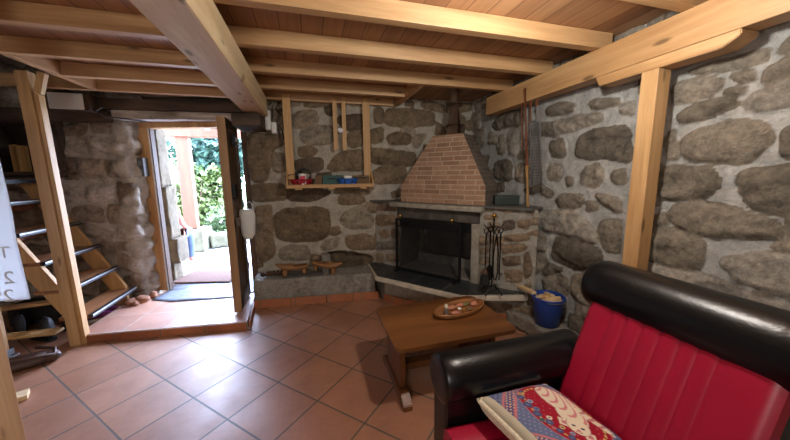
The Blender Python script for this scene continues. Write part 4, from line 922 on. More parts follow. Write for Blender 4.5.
# hanging shelf
sx0, sx1 = ony(286.5, 187, 3.36)[0], ony(373.5, 187, 3.36)[0]; sz = 1.287
hs = thing('hanging_shelf', 'narrow pale pine shelf hung from the rear joist by two boards', 'shelf', ((sx0+sx1)/2, 3.4, sz))
bm = B(); box(bm, (sx0, 3.33, sz-.012), (sx1, 3.475, sz+.010), .003); obj('shelf_board', bm, 'pine_plain_x', hs)
bm = B(); box(bm, (sx0, 3.325, sz-.016), (sx1, 3.337, sz+.022), .002); obj('front_lip', bm, 'pine_plain_x', hs)
for f in (.13, .5, .87):
    x = sx0+(sx1-sx0)*f; bm = B(); box(bm, (x-.035, 3.34, sz-.034), (x+.035, 3.47, sz-.012), .002); obj('batten', bm, 'pine_plain', hs)
hl, hr = ony(288.5, 140, 3.45)[0], ony(366.8, 140, 3.45)[0]
for x in (hl, hr):
    bm = B(); box(bm, (x-.04, 3.452, sz-.01), (x+.04, 3.474, 2.25), .003); obj('hanger_board', bm, 'pine_plain', hs)
for x in (sx0+.008, sx1-.008):
    bm = B(); prism(bm, [(3.335, sz+.01), (3.47, sz+.01), (3.47, sz+.17), (3.45, sz+.17), (3.345, sz+.05)], -.008, .008, .002, Matrix.Translation((x, 0, 0)) @ Matrix(((0, 0, 1, 0), (1, 0, 0, 0), (0, 1, 0, 0), (0, 0, 0, 1)))); obj('end_piece', bm, 'pine_plain', hs)
for px, py, lab in ((336.2, 150, 'left of two slim pine battens hanging from the joist above the shelf'), (345.0, 150, 'right of two slim pine battens hanging from the joist above the shelf')):
    b = ony(px, py, 3.455); bm = B(); box(bm, (b[0]-.022, 3.456, b[2]), (b[0]+.022, 3.475, 2.25), .002); tag(obj('hanging_batten', bm, 'pine_plain', loc=(b[0], 3.465, b[2])), lab, 'batten')
b = ony(340.5, 130, 3.45); bm = B(); sphere(bm, (b[0], 3.447, b[2]), .028, 1.3, .35, .8, None, 8); roughen(bm, .012, 25); tag(obj('paper_scrap', bm, 'white_paper', smooth='all', loc=(b[0], 3.447, b[2])), 'scrap of white paper caught between the two slim battens', 'paper')
def basket(name, label, mat, x, y, z, w, d, h):
    r = thing(name, label, 'basket', (x, y, z))
    bm = B(); n = 40; pr = [(.74, 0), (.76, .0), (1.0, h), (1.05, h), (1.05, h-.006), (1.0, h-.012)]
    t = bmesh.new(); rings = []
    sq = lambda a: (abs(math.cos(a))**.6*math.copysign(1, math.cos(a))*w/2, abs(math.sin(a))**.6*math.copysign(1, math.sin(a))*d/2)
    lev = [0, .2, .4, .6, .8, 1]
    for f in lev: s = .76+.24*f; rings.append([t.verts.new((sq(2*PI*k/n)[0]*s, sq(2*PI*k/n)[1]*s, h*f)) for k in range(n)])
    rem = []
    for i in range(5):
        for k in range(n):
            f = t.faces.new((rings[i][k], rings[i][(k+1) % n], rings[i+1][(k+1) % n], rings[i+1][k]))
            if (k % 3 == 1) and i in (1, 2, 3) : rem.append(f)
    t.faces.new(rings[0][::-1]); bmesh.ops.delete(t, geom=rem, context='FACES_ONLY'); bmesh.ops.solidify(t, geom=t.faces, thickness=.004); join(bm, t, Matrix.Translation((x, y, z))); obj('basket_body', bm, mat, r)
    bm = B(); tube(bm, [(x+sq(2*PI*k/n)[0], y+sq(2*PI*k/n)[1], z+h) for k in range(n)], .0065, 6, closed=True); obj('rim', bm, mat, r, smooth=True)
    return r
X_ = lambda px: ony(px, 183, 3.39)[0]
zb_ = sz+.0125
basket('plastic_basket', 'red slotted plastic basket at the left end of the hanging shelf', 'red_plastic', X_(301.5), 3.402, zb_, .235, .115, .062)
basket('plastic_basket', 'blue slotted plastic basket on the right half of the hanging shelf', 'blue_basket', X_(348), 3.402, zb_, .225, .115, .062)
mg = thing('patterned_mug', 'white and pink mug standing in the red basket', 'mug', (X_(303), 3.395, zb_+.006))
bm = B(); lathe(bm, [(0, 0), (.040, 0), (.042, .01), (.042, .118), (.038, .118), (.038, .012), (0, .012)], (X_(303), 3.395, zb_+.006), 24); obj('mug_body', bm, 'white_plastic', mg, smooth=True)
bm = B()
for a in (-1.2, -1.65, -2.1): box(bm, (.0405, -.011, .03+.01*a), (.0435, .012, .1+.008*a), .001, Matrix.Translation((X_(303), 3.395, zb_+.014)) @ Matrix.Rotation(a, 4, 'Z'))
obj('pink_print', bm, 'pink', mg)
bm = B(); cc = Vector((X_(304), 3.438, zb_+.105)); tube(bm, [cc+Vector((.072*math.cos(a), 0, .07*math.sin(a))) for a in np.linspace(0, 2*PI, 33)[:-1]], .0125, 10, closed=True); tag(obj('hose_coil', bm, 'black_plastic', smooth=True, loc=tuple(cc)), 'black coiled hose ring standing behind the mug in the red basket', 'hose')
bm = B(); cc = Vector((X_(292.5), 3.4, zb_+.085)); tube(bm, [cc+Vector((.05*math.cos(a), .01*math.sin(a), .035*math.sin(a))) for a in np.linspace(-.3, PI+.6, 20)], .0035, 8); tag(obj('wire_loop', bm, 'iron', smooth=True, loc=tuple(cc)), 'thin dark wire loop at the left end of the red basket', 'wire')
def panel(name, label, cat, px0, px1, y, h, mat, tilt=.06):
    x0, x1 = X_(px0), X_(px1); bm = B(); M = Matrix.Translation((0, y, zb_)) @ Matrix.Rotation(-tilt, 4, 'X'); box(bm, (x0, -.012, 0), (x1, .0, h), .002, M); return tag(obj(name, bm, mat, loc=((x0+x1)/2, y, zb_)), label, cat)
panel('green_carton', 'dark green flat carton standing on the shelf behind the blue basket', 'carton', 323, 343, 3.435, .105, 'green_card')
panel('cardboard_piece', 'brown cardboard piece between the red basket and the green carton', 'cardboard', 315.5, 322.4, 3.44, .105, 'brown_card')
panel('cardboard_piece', 'brown cardboard piece at the right end of the shelf', 'cardboard', 352, 370, 3.44, .10, 'brown_card')
br = thing('paint_brush', 'white handled brush lying across the top of the blue basket', 'brush', (X_(348), 3.39, zb_+.072))
bm = B(); tube(bm, [(X_(330), 3.385, zb_+.078), (X_(344), 3.388, zb_+.078)], .007, 10); obj('handle', bm, 'white_plastic', br, smooth=True)
bm = B(); box(bm, (X_(344), 3.365, zb_+.068), (X_(352), 3.41, zb_+.098), .008); obj('head', bm, 'white_plastic', br)
bm = B(); tube(bm, [(X_(352), 3.388, zb_+.08), (X_(367), 3.395, zb_+.082)], .009, 10); obj('far_handle', bm, 'white_plastic', br, smooth=True)

# ================================================================== RIGHT LEDGE, BUCKET
rockbox('trim_5', [(1.74, 2.30), (1.76, 2.0), (1.70, 1.62), (1.74, 1.1), (1.72, .3), (2.08, .3), (2.08, 2.3)], 0, .145, 'stone_bench', amp=.022, f=4, kind='structure', tint=.5)
bk = thing('plastic_bucket', 'blue plastic bucket of pale firewood on the stone ledge', 'bucket', (1.862, 1.925, .15))
bz = .152; bx0, by0 = 1.862, 1.925
bm = B(); lathe(bm, [(0, 0), (.088, 0), (.092, .004), (.122, .232), (.130, .232), (.132, .24), (.126, .246), (.118, .242), (.088, .012), (0, .01)], (bx0, by0, bz), 36); obj('bucket_body', bm, 'blue_plastic', bk, smooth=True)
bm = B(); tube(bm, [(bx0+.13*math.cos(a)*1, by0+.13*math.sin(a), bz+.226-.1*math.sin((a+.6)/PI*PI)*0-.0) for a in np.linspace(-2.4, .6, 20)], .003, 6); obj('bail_handle', bm, 'steel', bk, smooth=True)
bm = B(); sphere(bm, (bx0, by0, bz+.205), .113, 1, 1, .22, None, 12); roughen(bm, .014, 22); w_ = obj('sawdust', bm, 'sawdust', smooth='all', loc=(bx0, by0, bz+.2)); tag(w_, 'pale sawdust and chips filling the blue bucket', 'sawdust'); w_['kind'] = 'stuff'
for k, (dx, dy, rz, lab) in enumerate(((-.03, .02, .4, 'split firewood stick lying at the back left of the bucket'), (.035, .03, 1.3, 'split firewood stick standing out at the back right of the bucket'), (0, -.045, 2.6, 'split firewood stick at the front of the bucket'))):
    bm = B(); M = Matrix.Translation((bx0+dx, by0+dy, bz+.238)) @ Matrix.Rotation(rz, 4, 'Z') @ Matrix.Rotation(.18, 4, 'Y'); box(bm, (-.06, -.015, -.012), (.06, .015, .012), .003, M); tag(obj('firewood_stick', bm, 'firewood', loc=(bx0+dx, by0+dy, bz+.238)), lab, 'stick')
k0, k1 = Vector(onz(503, 280, .34)), Vector((1.775, 1.99, .405))
bm = B(); beam(bm, tuple(k0+Vector((0, 0, .022))), tuple(k1), .045, .022, .003); tag(obj('kindling_board', bm, 'firewood', loc=tuple(k0)), 'pale kindling board leaning between the hearth and the blue bucket', 'board')

# ================================================================== TABLE
tbl = thing('coffee_table', 'low dark-stained wooden coffee table on trestle legs', 'table', (.83, 1.78, 0))
TX0, TX1, TY0, TY1, TZ = .425, 1.235, 1.50, 2.075, .42
def rrect(x0, x1, y0, y1, r, n=5):
    o = []
    for cx, cy, a in ((x1-r, y1-r, 0), (x0+r, y1-r, PI/2), (x0+r, y0+r, PI), (x1-r, y0+r, 1.5*PI)):
        for k in range(n+1): b = a+PI/2*k/n; o.append((cx+r*math.cos(b), cy+r*math.sin(b)))
    return o
bm = B(); prism(bm, rrect(TX0, TX1, TY0, TY1, .035), TZ-.026, TZ, .005); obj('tabletop', bm, 'tablewood', tbl)
bm = B(); box(bm, (.50, 1.60, TZ-.075), (1.16, 1.635, TZ-.026), .003); box(bm, (.50, 1.94, TZ-.075), (1.16, 1.975, TZ-.026), .003); obj('apron', bm, 'tablewood_z', tbl)
for x in (.50, 1.14):
    t = bmesh.new(); pf = [(1.635, .075), (1.615, .2), (1.63, .345), (1.60, .394), (1.975, .394), (1.945, .345), (1.96, .2), (1.94, .075)]
    bm = B(); prism(bm, pf, -.016, .016, .003, Matrix.Translation((x, 0, 0)) @ Matrix(((0, 0, 1, 0), (1, 0, 0, 0), (0, 1, 0, 0), (0, 0, 0, 1)))); obj('leg', bm, 'tablewood_z', tbl)
    t.free()
    bm = B(); prism(bm, [(1.515, 0), (1.60, 0), (1.62, .02), (1.955, .02), (1.975, 0), (2.06, 0), (2.055, .035), (2.0, .075), (1.575, .075), (1.52, .035)], -.028, .028, .004, Matrix.Translation((x, 0, 0)) @ Matrix(((0, 0, 1, 0), (1, 0, 0, 0), (0, 1, 0, 0), (0, 0, 0, 1)))); obj('foot', bm, 'tablewood_z', tbl)
bm = B(); box(bm, (.515, 1.75, .10), (1.125, 1.82, .15), .004); obj('stretcher', bm, 'tablewood_z', tbl)
# oval carved tray and what lies in it
tc = (.995, 1.83, TZ); TR = Matrix.Translation(tc) @ Matrix.Rotation(math.radians(14), 4, 'Z')
bm = B(); lathe(bm, [(0, 0), (.75, 0), (.93, .012), (1.0, .035), (.985, .043), (.93, .04), (.80, .018), (0, .014)], (0, 0, 0), 40, .222, .10); bmesh.ops.scale(bm, vec=(1, 1, 1), verts=bm.verts)
t2 = [v for v in bm.verts]; bmesh.ops.transform(bm, matrix=TR, verts=bm.verts); ty = thing('oval_tray', 'oval carved wooden tray on the coffee table', 'tray', tc); obj('tray_body', bm, 'tray', ty, smooth='all')
def tp_(x, y, z): v = TR @ Vector((x, y, z)); return v
shk = thing('salt_shaker', 'small silver shaker with a pale top at the left end of the tray', 'shaker', tuple(tp_(-.125, .0, .016)))
bm = B(); lathe(bm, [(0, 0), (.017, 0), (.02, .01), (.013, .045), (0, .05)], tp_(-.125, 0, .016), 16); obj('shaker_body', bm, 'steel', shk, smooth=True)
bm = B(); lathe(bm, [(0, .046), (.012, .047), (.013, .062), (.008, .07), (0, .072)], tp_(-.125, 0, .016), 14); obj('shaker_top', bm, 'cream', shk, smooth=True)
its = [(-.05, .035, .055, .025, 'shell', 'long pink shell along the back rim of the tray'), (.04, .04, .06, .022, 'shell', 'pink shell behind the centre of the tray'), (.135, .0, .035, .03, 'shell', 'round pink shell at the right end of the tray'), (-.07, -.04, .05, .02, 'shell', 'pink shell along the front left rim of the tray'),
       (.09, .035, .05, .022, 'olive', 'olive brown pod at the back right of the tray'), (.0, .0, .018, .016, 'white_plastic', 'small white pebble in the middle of the tray'), (.025, -.02, .02, .014, 'brass', 'small brass bead in the middle of the tray'), (.06, -.04, .04, .016, 'brown_card', 'tan pod along the front right rim of the tray')]
for x, y, a, b_, m, lb in its:
    bm = B(); sphere(bm, tp_(x, y, .016+b_*.55), 1, a*.8, b_*.9, b_*.6, Matrix.Rotation(math.radians(14)+.3*x*9, 4, 'Z'), 9); roughen(bm, b_*.25, 30)
    tag(obj('shell' if m == 'shell' else 'pod' if m in ('olive', 'brown_card') else 'pebble' if m == 'white_plastic' else 'bead', bm, m, smooth='all', loc=tuple(tp_(x, y, .016))), lb, {'shell': 'shell', 'olive': 'pod', 'brown_card': 'pod', 'white_plastic': 'pebble', 'brass': 'bead'}[m])

# ================================================================== ARMCHAIR
ac = thing('armchair', 'red channel-backed armchair with black roll arms and headrest', 'armchair', (.9, .69, 0))
SEAMS = [.98, .874, .817, .756, .697, .637, .588, .535, .40]
def channel(p0, p1, nrm, th, name, bul=.006, nu=12, nv=16, curve=0):
    """padded panel: p0/p1 give (x,z) of its lower and upper edge; seams run between them"""
    t = bmesh.new(); p0, p1, nrm = map(np.array, (p0, p1, nrm)); ys, hs = [], []
    for a, b in zip(SEAMS, SEAMS[1:]):
        for k in range(nu): f = k/nu; ys.append(a+(b-a)*f); hs.append(bul*(1-abs(2*f-1)**2.6)*min(1, abs(a-b)/.06))
    ys.append(SEAMS[-1]); hs.append(0); F, Bk = [], []
    for y, h in zip(ys, hs):
        e = min(1, min(.98-y, y-.40)/.02)
        r1, r2 = [], []
        for j in range(nv+1):
            v = j/nv; q = p0+(p1-p0)*v+nrm*(h*min(1, min(v, 1-v)/.06+.25)+curve*math.sin(PI*v)-.012*(1-e)); r1.append(t.verts.new((q[0], y, q[1]))); q2 = p0+(p1-p0)*v-nrm*th; r2.append(t.verts.new((q2[0], y, q2[1])))
        F.append(r1); Bk.append(r2)
    m = len(ys)
    for i in range(m-1):
        for j in range(nv): t.faces.new((F[i][j], F[i+1][j], F[i+1][j+1], F[i][j+1])); t.faces.new((Bk[i][j], Bk[i][j+1], Bk[i+1][j+1], Bk[i+1][j]))
        t.faces.new((F[i][0], Bk[i][0], Bk[i+1][0], F[i+1][0])); t.faces.new((F[i][nv], F[i+1][nv], Bk[i+1][nv], Bk[i][nv]))
    for i in (0, m-1):
        for j in range(nv): t.faces.new((F[i][j], F[i][j+1], Bk[i][j+1], Bk[i][j]))
    return obj(name, t, 'red_vinyl', ac, smooth=True)
channel((1.0, .36), (1.19, .875), (-.94, .345), .06, 'backrest', curve=.0)
channel((.475, .395), (1.06, .365), (.05, .998), .10, 'seat_cushion', bul=.006)
def roll(name, a, b, r, mat, dome=.35, n=40):
    a, b = Vector(a), Vector(b); d = (b-a); L = d.length; d.normalize(); e = 1/.42; half = []
    for k in range(14): q = r*k/13; f = math.asin(min(1, (q/r)**e)); half.append((q, r*dome*(1-math.cos(f))))
    prof = half+[(r, r*dome+(L-2*r*dome)*k/10) for k in range(1, 10)]+[(q, L-z) for q, z in half[::-1]]
    s_, u_ = frame_of(d); bm = B(); lathe(bm, prof, a, n, M=Matrix(((s_.x, u_.x, d.x, 0), (s_.y, u_.y, d.y, 0), (s_.z, u_.z, d.z, 0), (0, 0, 0, 1))))
    return obj(name, bm, mat, ac, smooth='all')
roll('headrest', (1.27, 1.045, .897), (1.27, .335, .897), .112, 'black_leather', .45)
for y in (1.06, .32):
    roll('arm_roll', (.475, y, .548), (1.20, y, .548), .1, 'black_leather', .18)
    bm = B(); box(bm, (.49, y-.075, .09), (1.22, y+.075, .56), .025); obj('arm_side', bm, 'black_leather', ac)
bm = B(); prism(bm, [(1.07, .10), (1.28, .10), (1.37, .86), (1.30, .93), (1.20, .88), (1.05, .36)], .405, .975, .02, Matrix(((1, 0, 0, 0), (0, 0, 1, 0), (0, 1, 0, 0), (0, 0, 0, 1)))); obj('back_shell', bm, 'black_leather', ac)
bm = B(); box(bm, (.49, .40, .10), (1.08, .98, .30), .015); obj('seat_base', bm, 'black_leather', ac)
for x in (.53, 1.2):
    for y in (.35, 1.03): bm = B(); lathe(bm, [(0, 0), (.02, 0), (.028, .1), (0, .1)], (x, y, 0), 14); obj('leg', bm, 'darkjamb', ac, smooth=True)
# needlepoint cushion
cu = thing('scatter_cushion', 'needlepoint cat cushion with blue borders lying on the red seat', 'cushion', (.80, .78, .42))
n = 150; corner = [Vector((.618, .958)), Vector((.935, .948)), Vector((1.0, .60)), Vector((.69, .585))]
av = np.linspace(0, 1, n); A_, B_ = np.meshgrid(av, av, indexing='ij')
def ell(a, b, ca, cb, ra, rb, rot=0):
    c, s = math.cos(rot), math.sin(rot); x, y = a-ca, b-cb; return ((x*c+y*s)/ra)**2+((-x*s+y*c)/rb)**2
def paintmap(a, b):
    lin = lambda *c: np.array(srgb(*c)[:3])
    blue, navy, lt, pinkc, red, crm, yel, grn = lin(104, 112, 148), lin(76, 84, 122), lin(150, 152, 172), lin(196, 120, 124), lin(158, 24, 46), lin(226, 210, 184), lin(206, 168, 104), lin(76, 96, 92)
    C = np.empty(a.shape+(3,)); C[:] = blue
    put = lambda m, c: C.__setitem__(m, c)
    dots = lambda f, ph: (np.sin(a*f*6.283+ph)*np.sin(b*f*6.283))
    put(dots(16, 0) > .72, lt)
    # corner bands
    for (sgn, ca, cb) in ((1, 0, 0), (-1, 0, 1), (-1, 1, 0), (1, 1, 1)):
        da, db = np.abs(a-ca), np.abs(b-cb); dd = da*.9+db
        put((dd > .30) & (dd < .335), pinkc); put((dd >= .335) & (dd < .46), navy); put((dd >= .335) & (dd < .46) & (dots(20, 1) > .4), pinkc); put((dd >= .335) & (dd < .46) & (dots(20, 2.5) < -.6), crm); put((dd >= .46) & (dd < .495), pinkc)
        put((dd < .30) & (dots(13, .5) > .5), navy)
    band = (np.minimum(a, 1-a) < .05) | (np.minimum(b, 1-b) < .04); put(band, blue*.9); put(a < .08, lin(206, 196, 172))
    e = ell(a, b, .60, .50, .33, .43, -.12)
    put(e < 1.14, blue); put(e < 1.06, pinkc*.8); put(e < .98, red); put((e > .70) & (e < .80), yel); put((e > .70) & (e < .80) & (np.sin(np.arctan2(a-.6, b-.5)*40) > .5), red)
    put((e < .66) & (dots(11, 0) > .93), pinkc)
    # flowers down the left of the oval
    for i, (fa, fb, r, cc) in enumerate(((.36, .22, .045, navy), (.33, .33, .05, navy), (.40, .30, .035, lt), (.32, .45, .045, navy), (.37, .40, .035, blue), (.35, .56, .04, navy), (.40, .52, .03, crm), (.36, .66, .035, navy), (.42, .64, .028, yel), (.40, .75, .035, navy), (.45, .72, .025, lt), (.44, .83, .03, grn), (.41, .17, .03, yel), (.46, .13, .03, navy), (.30, .52, .03, grn), (.33, .62, .02, pinkc))):
        put(ell(a, b, fa, fb, r, r*.8) < 1, cc); put(ell(a, b, fa, fb, r*.4, r*.3) < 1, blue if cc is navy else navy)
    body = np.minimum(ell(a, b, .73, .38, .15, .27, -.1), ell(a, b, .66, .56, .13, .17, .3)); put(body < 1, crm)
    st = (np.sin((b*1.0+.35*np.sin(a*7))*62) > .55) & (body < .85) & (a > .62); put(st, pinkc*1.15); put((body > .93) & (body < 1.03), pinkc*.55)
    tail = ell(a, b, .83, .66, .045, .2, -.15); put(tail < 1, crm); put((tail < .8) & (np.sin(b*70) > .5), pinkc)
    for ca, cb in ((.50, .60), (.585, .80)):
        d = np.abs(a-ca)*1.0+np.abs(b-cb)*.9; put(d < .062, crm); put(d < .03, pinkc)
    head = ell(a, b, .585, .68, .098, .105, .4); put(head < 1, crm); put((head > .93) & (head < 1.05) & (body > .5), pinkc*.7)
    for ca, cb in ((.555, .655), (.60, .715)): put(ell(a, b, ca, cb, .02, .013, .6) < 1, navy*.5)
    put(ell(a, b, .545, .715, .016, .014) < 1, pinkc); put((ell(a, b, .53, .73, .03, .014, .6) < 1) & (ell(a, b, .53, .73, .02, .006, .6) > 1), pinkc*.7)
    return C*.82
def pillow(sign, thick, power, name, mat, paint):
    P = np.zeros((n, n, 3)); c = [np.array(q) for q in corner]
    a, b = A_[..., None], B_[..., None]
    pinch = .035*np.sin(PI*A_)*0
    Q = (1-a)*(1-b)*c[0]+a*(1-b)*c[1]+a*b*c[2]+(1-a)*b*c[3]; cen = sum(c)/4
    x, y = np.abs(2*A_-1), np.abs(2*B_-1); h = ((1-x**power)*(1-y**power))**(.42 if sign > 0 else .24)
    k = 1-.05*(1-np.maximum(x, y))*0-.045*(np.where(x > y, 1-y**2, 1-x**2))*np.maximum(x, y)**6
    Q = cen+(Q-cen)*k[..., None]
    P[..., :2] = Q; P[..., 2] = .482+.02*(.5-B_)+sign*thick*h+.004*fbm(A_*3, B_*3, 3)*(h > .2)
    P[..., 2] = np.maximum(P[..., 2], .412)
    t = bmesh.new(); vs = [[t.verts.new(P[i, j]) for j in range(n)] for i in range(n)]
    for i in range(n-1):
        for j in range(n-1): t.faces.new((vs[i][j], vs[i+1][j], vs[i+1][j+1], vs[i][j+1]))
    o = obj(name, t, mat, cu, smooth='all')
    if paint:
        C = paintmap(A_, B_).reshape(-1, 3); col = np.concatenate([C, np.ones((n*n, 1))], 1).astype(np.float32)
        o.data.attributes.new('paint', 'FLOAT_COLOR', 'POINT').data.foreach_set('color', col.ravel())
    return P
pt = pillow(1, .058, 4, 'needlepoint_front', 'paint', True); pillow(-1, .06, 9, 'cream_back', 'cream', False)
bm = B(); edge = [pt[i, 0] for i in range(0, n-1, 3)]+[pt[n-1, j] for j in range(0, n-1, 3)]+[pt[i, n-1] for i in range(n-1, 0, -3)]+[pt[0, j] for j in range(n-1, 0, -3)]
tube(bm, [Vector(p) for p in edge], .011, 8, closed=True); obj('piped_edge', bm, 'cream', cu, smooth=True)

# ================================================================== OUTSIDE
bm = B(); box(bm, (-14, 4.3, -.1), (10, 40, .045), 0); obj('ground', bm, 'gravel', kind='structure')
bm = B(); box(bm, (-30, 10.5, -.1), (20, 60, .06), 0); obj('lawn', bm, 'grass', kind='structure')
pp = thing('porch_post', 'square reddish timber porch post on a mossy stone block outside the door', 'post', (-2.1, 6.2, .46))
bm = B(); box(bm, (-2.215, 6.18, .475), (-2.015, 6.33, 2.098), .008); obj('post_board', bm, 'porchwood', pp)
rockbox('stone_block', [(-2.36, 6.08), (-1.9, 6.05), (-1.86, 6.5), (-2.36, 6.55)], .045, .455, 'mossy', amp=.03, f=4, loc=(-2.1, 6.3, .045)); tag(bpy.data.objects['stone_block'], 'mossy squared stone block carrying the porch post', 'stone block')
rockbox('low_stone', [(-1.84, 6.25), (-1.3, 6.5), (-1.28, 6.8), (-1.84, 6.6)], .045, .30, 'mossy', amp=.04, f=4, loc=(-1.5, 6.5, .045)); tag(bpy.data.objects['low_stone'], 'low mossy kerb stone beyond the porch post base', 'stone')
bm = B(); box(bm, (-4.2, 6.15, 2.10), (.6, 6.35, 2.28), .008); tag(obj('porch_beam', bm, 'porchwood', loc=(-1.8, 6.25, 2.1)), 'reddish porch beam lying across the porch post', 'beam')
for i, x in enumerate((-2.9, -2.15, -1.4, -.65)):
    bm = B(); beam(bm, (x, 4.55, 2.62), (x, 6.9, 2.24), .08, .1, .005); tag(obj('porch_rafter', bm, 'porchwood', loc=(x, 5.6, 2.4)), 'reddish porch rafter sloping down onto the porch beam', 'rafter', 'rafters of the porch')
lb_ = Vector(ony(207.5, 128, 6.1)); lmp = thing('porch_lamp', 'small white pear-shaped lamp hanging under the porch beam', 'lamp', tuple(lb_))
bm = B(); lathe(bm, [(0, -.05), (.03, -.045), (.045, -.01), (.035, .03), (.015, .06), (.015, .1), (0, .1)], lb_, 16); obj('bulb', bm, 'glassbulb', lmp, smooth=True)
bm = B(); tube(bm, [lb_+Vector((0, 0, .1)), lb_+Vector((0, .1, .2))], .008, 8); obj('cord', bm, 'white_plastic', lmp)
for x0, y0, x1, y1, z0, z1, lab in ((-1.95, 4.34, -1.73, 4.62, .045, .30, 'lowest stone of the outer door jamb, beside the mat'), (-1.95, 4.32, -1.645, 4.64, .305, .62, 'rounded bulging stone low on the outer door jamb'), (-1.93, 4.32, -1.70, 4.6, .625, 1.28, 'tan middle stone of the outer door jamb'), (-1.93, 4.32, -1.735, 4.6, 1.285, 2.0, 'topmost tan stone of the outer door jamb')):
    o = rockbox('jamb_stone', [(x0, y0), (x1, y0), (x1, y1), (x0, y1)], z0, z1, 'stone_out', amp=.014, f=6, loc=(x0, y0, z0)); tag(o, lab, 'jamb stone')
def foliage(name, label, cat, c, rx, ry, rz_, count, mat, leaf, stem=None, group=None, seed=0, clumps=14):
    rnd = random.Random(seed); r = thing(name, label, cat, (c[0], c[1], .06), group)
    bm = B(); cl = []
    for _ in range(clumps):
        while True:
            p = Vector((rnd.uniform(-1, 1), rnd.uniform(-1, 1), rnd.uniform(-1, 1)))
            if p.length < 1: break
        cl.append((p*.72, rnd.uniform(.25, .5)))
    for _ in range(count):
        p, s = rnd.choice(cl); d = Vector((rnd.gauss(0, 1), rnd.gauss(0, 1), rnd.gauss(0, 1))).normalized()*s*rnd.uniform(.7, 1.05); q = p+d
        w = Vector((c[0]+q.x*rx, c[1]+q.y*ry, c[2]+q.z*rz_))
        if w.z < .08: continue
        L = leaf*rnd.uniform(.6, 1.4); u = Vector((rnd.gauss(0, 1), rnd.gauss(0, 1), rnd.gauss(0, 1)-.3)).normalized(); s_, t_ = frame_of(u); W = L*.4
        bend = t_*L*.12
        v = [bm.verts.new(w), bm.verts.new(w+u*L*.5+s_*W+bend), bm.verts.new(w+u*L), bm.verts.new(w+u*L*.5-s_*W+bend)]
        bm.faces.new((v[0], v[1], v[2])); bm.faces.new((v[0], v[2], v[3]))
    obj('foliage', bm, mat, r)
    bm = B(); tube(bm, [(c[0], c[1], .05), (c[0]+.05*rx, c[1], c[2]*.6), (c[0], c[1], c[2]+rz_*.3)], [.05*rx+.02, .04*rx+.015, .01], 8)
    for k in range(5):
        a = k*1.3; tube(bm, [(c[0], c[1], max(.1, c[2]-rz_*.6)), (c[0]+.4*rx*math.cos(a), c[1]+.4*ry*math.sin(a), c[2]), (c[0]+.6*rx*math.cos(a), c[1]+.6*ry*math.sin(a), c[2]+.35*rz_)], [.02*rx+.01, .015*rx+.006, .004], 6)
    obj('stems', bm, 'bark', r)
foliage('leafy_shrub', 'tall light green shrub growing behind the porch post', 'shrub', (-2.55, 8.0, 1.0), .85, .6, 1.05, 3600, 'leaf_light', .12, seed=1)
foliage('leafy_shrub', 'low green bush at the foot of the shrub beside the mossy kerb stone', 'shrub', (-1.95, 7.3, .38), .45, .35, .4, 900, 'leaf_mid', .08, seed=2)
for i, (x, y, z, rx, rz_, m, lab) in enumerate(((-4.2, 16.5, 2.6, 2.0, 2.2, 'leaf_dark', 'blue-green tree seen beyond the shrub, right of the porch post'), (-9.6, 19, 3.0, 2.4, 2.8, 'leaf_dark', 'blue-green tree seen to the left of the porch post'), (-.2, 20, 3.0, 1.9, 2.7, 'leaf_mid', 'green tree at the right behind the open door leaf'), (-16, 23, 3.5, 2.6, 3.2, 'leaf_mid', 'green tree farthest left in the garden, behind the outer door jamb'))):
    foliage('garden_tree', lab, 'tree', (x, y, z), rx, rx*.8, rz_, 4200, m, .34, seed=10+i, clumps=22)
# seated person just outside, mostly behind the door jamb
pe = thing('person', 'seated person in a red top and blue jeans outside, mostly hidden by the door jamb', 'person', (-2.02, 4.95, .045))
rockbox('stone_bench', [(-2.45, 4.75), (-1.94, 4.75), (-1.94, 5.0), (-2.45, 5.0)], .045, .40, 'stone_out', amp=.015, f=5, loc=(-2.1, 4.85, .045)); tag(bpy.data.objects['stone_bench'], 'low stone bench against the outer house wall under the seated person', 'bench')
def skinned(name, chain, mat, parent, rootidx=0, subd=2):
    """chain: list of (pos, radius, parent index)"""
    me = bpy.data.meshes.new(name); me.from_pydata([Vector(p)-WL[parent] for p, r, q in chain], [(q, i) for i, (p, r, q) in enumerate(chain) if q >= 0], [])
    o = bpy.data.objects.new(name, me); COL.objects.link(o); o.parent = parent; WL[o] = WL[parent]
    mo = o.modifiers.new('skin', 'SKIN'); mo.use_smooth_shade = True; s = o.modifiers.new('sub', 'SUBSURF'); s.levels = subd; s.render_levels = subd
    for i, (p, r, q) in enumerate(chain): me.skin_vertices[0].data[i].radius = (r, r); me.skin_vertices[0].data[i].use_root = (i == rootidx)
    me.materials.append(MT[mat]); return o
hx, hy, hz = -2.045, 4.90, .57
body = [((hx, hy, hz), .125, -1), ((hx, hy+.0, hz+.18), .115, 0), ((hx, hy+.03, hz+.36), .13, 1), ((hx, hy+.05, hz+.47), .075, 2), ((hx, hy+.07, hz+.55), .05, 3), ((hx, hy+.10, hz+.63), .085, 4), ((hx, hy+.11, hz+.74), .09, 5), ((hx, hy+.10, hz+.80), .05, 6)]
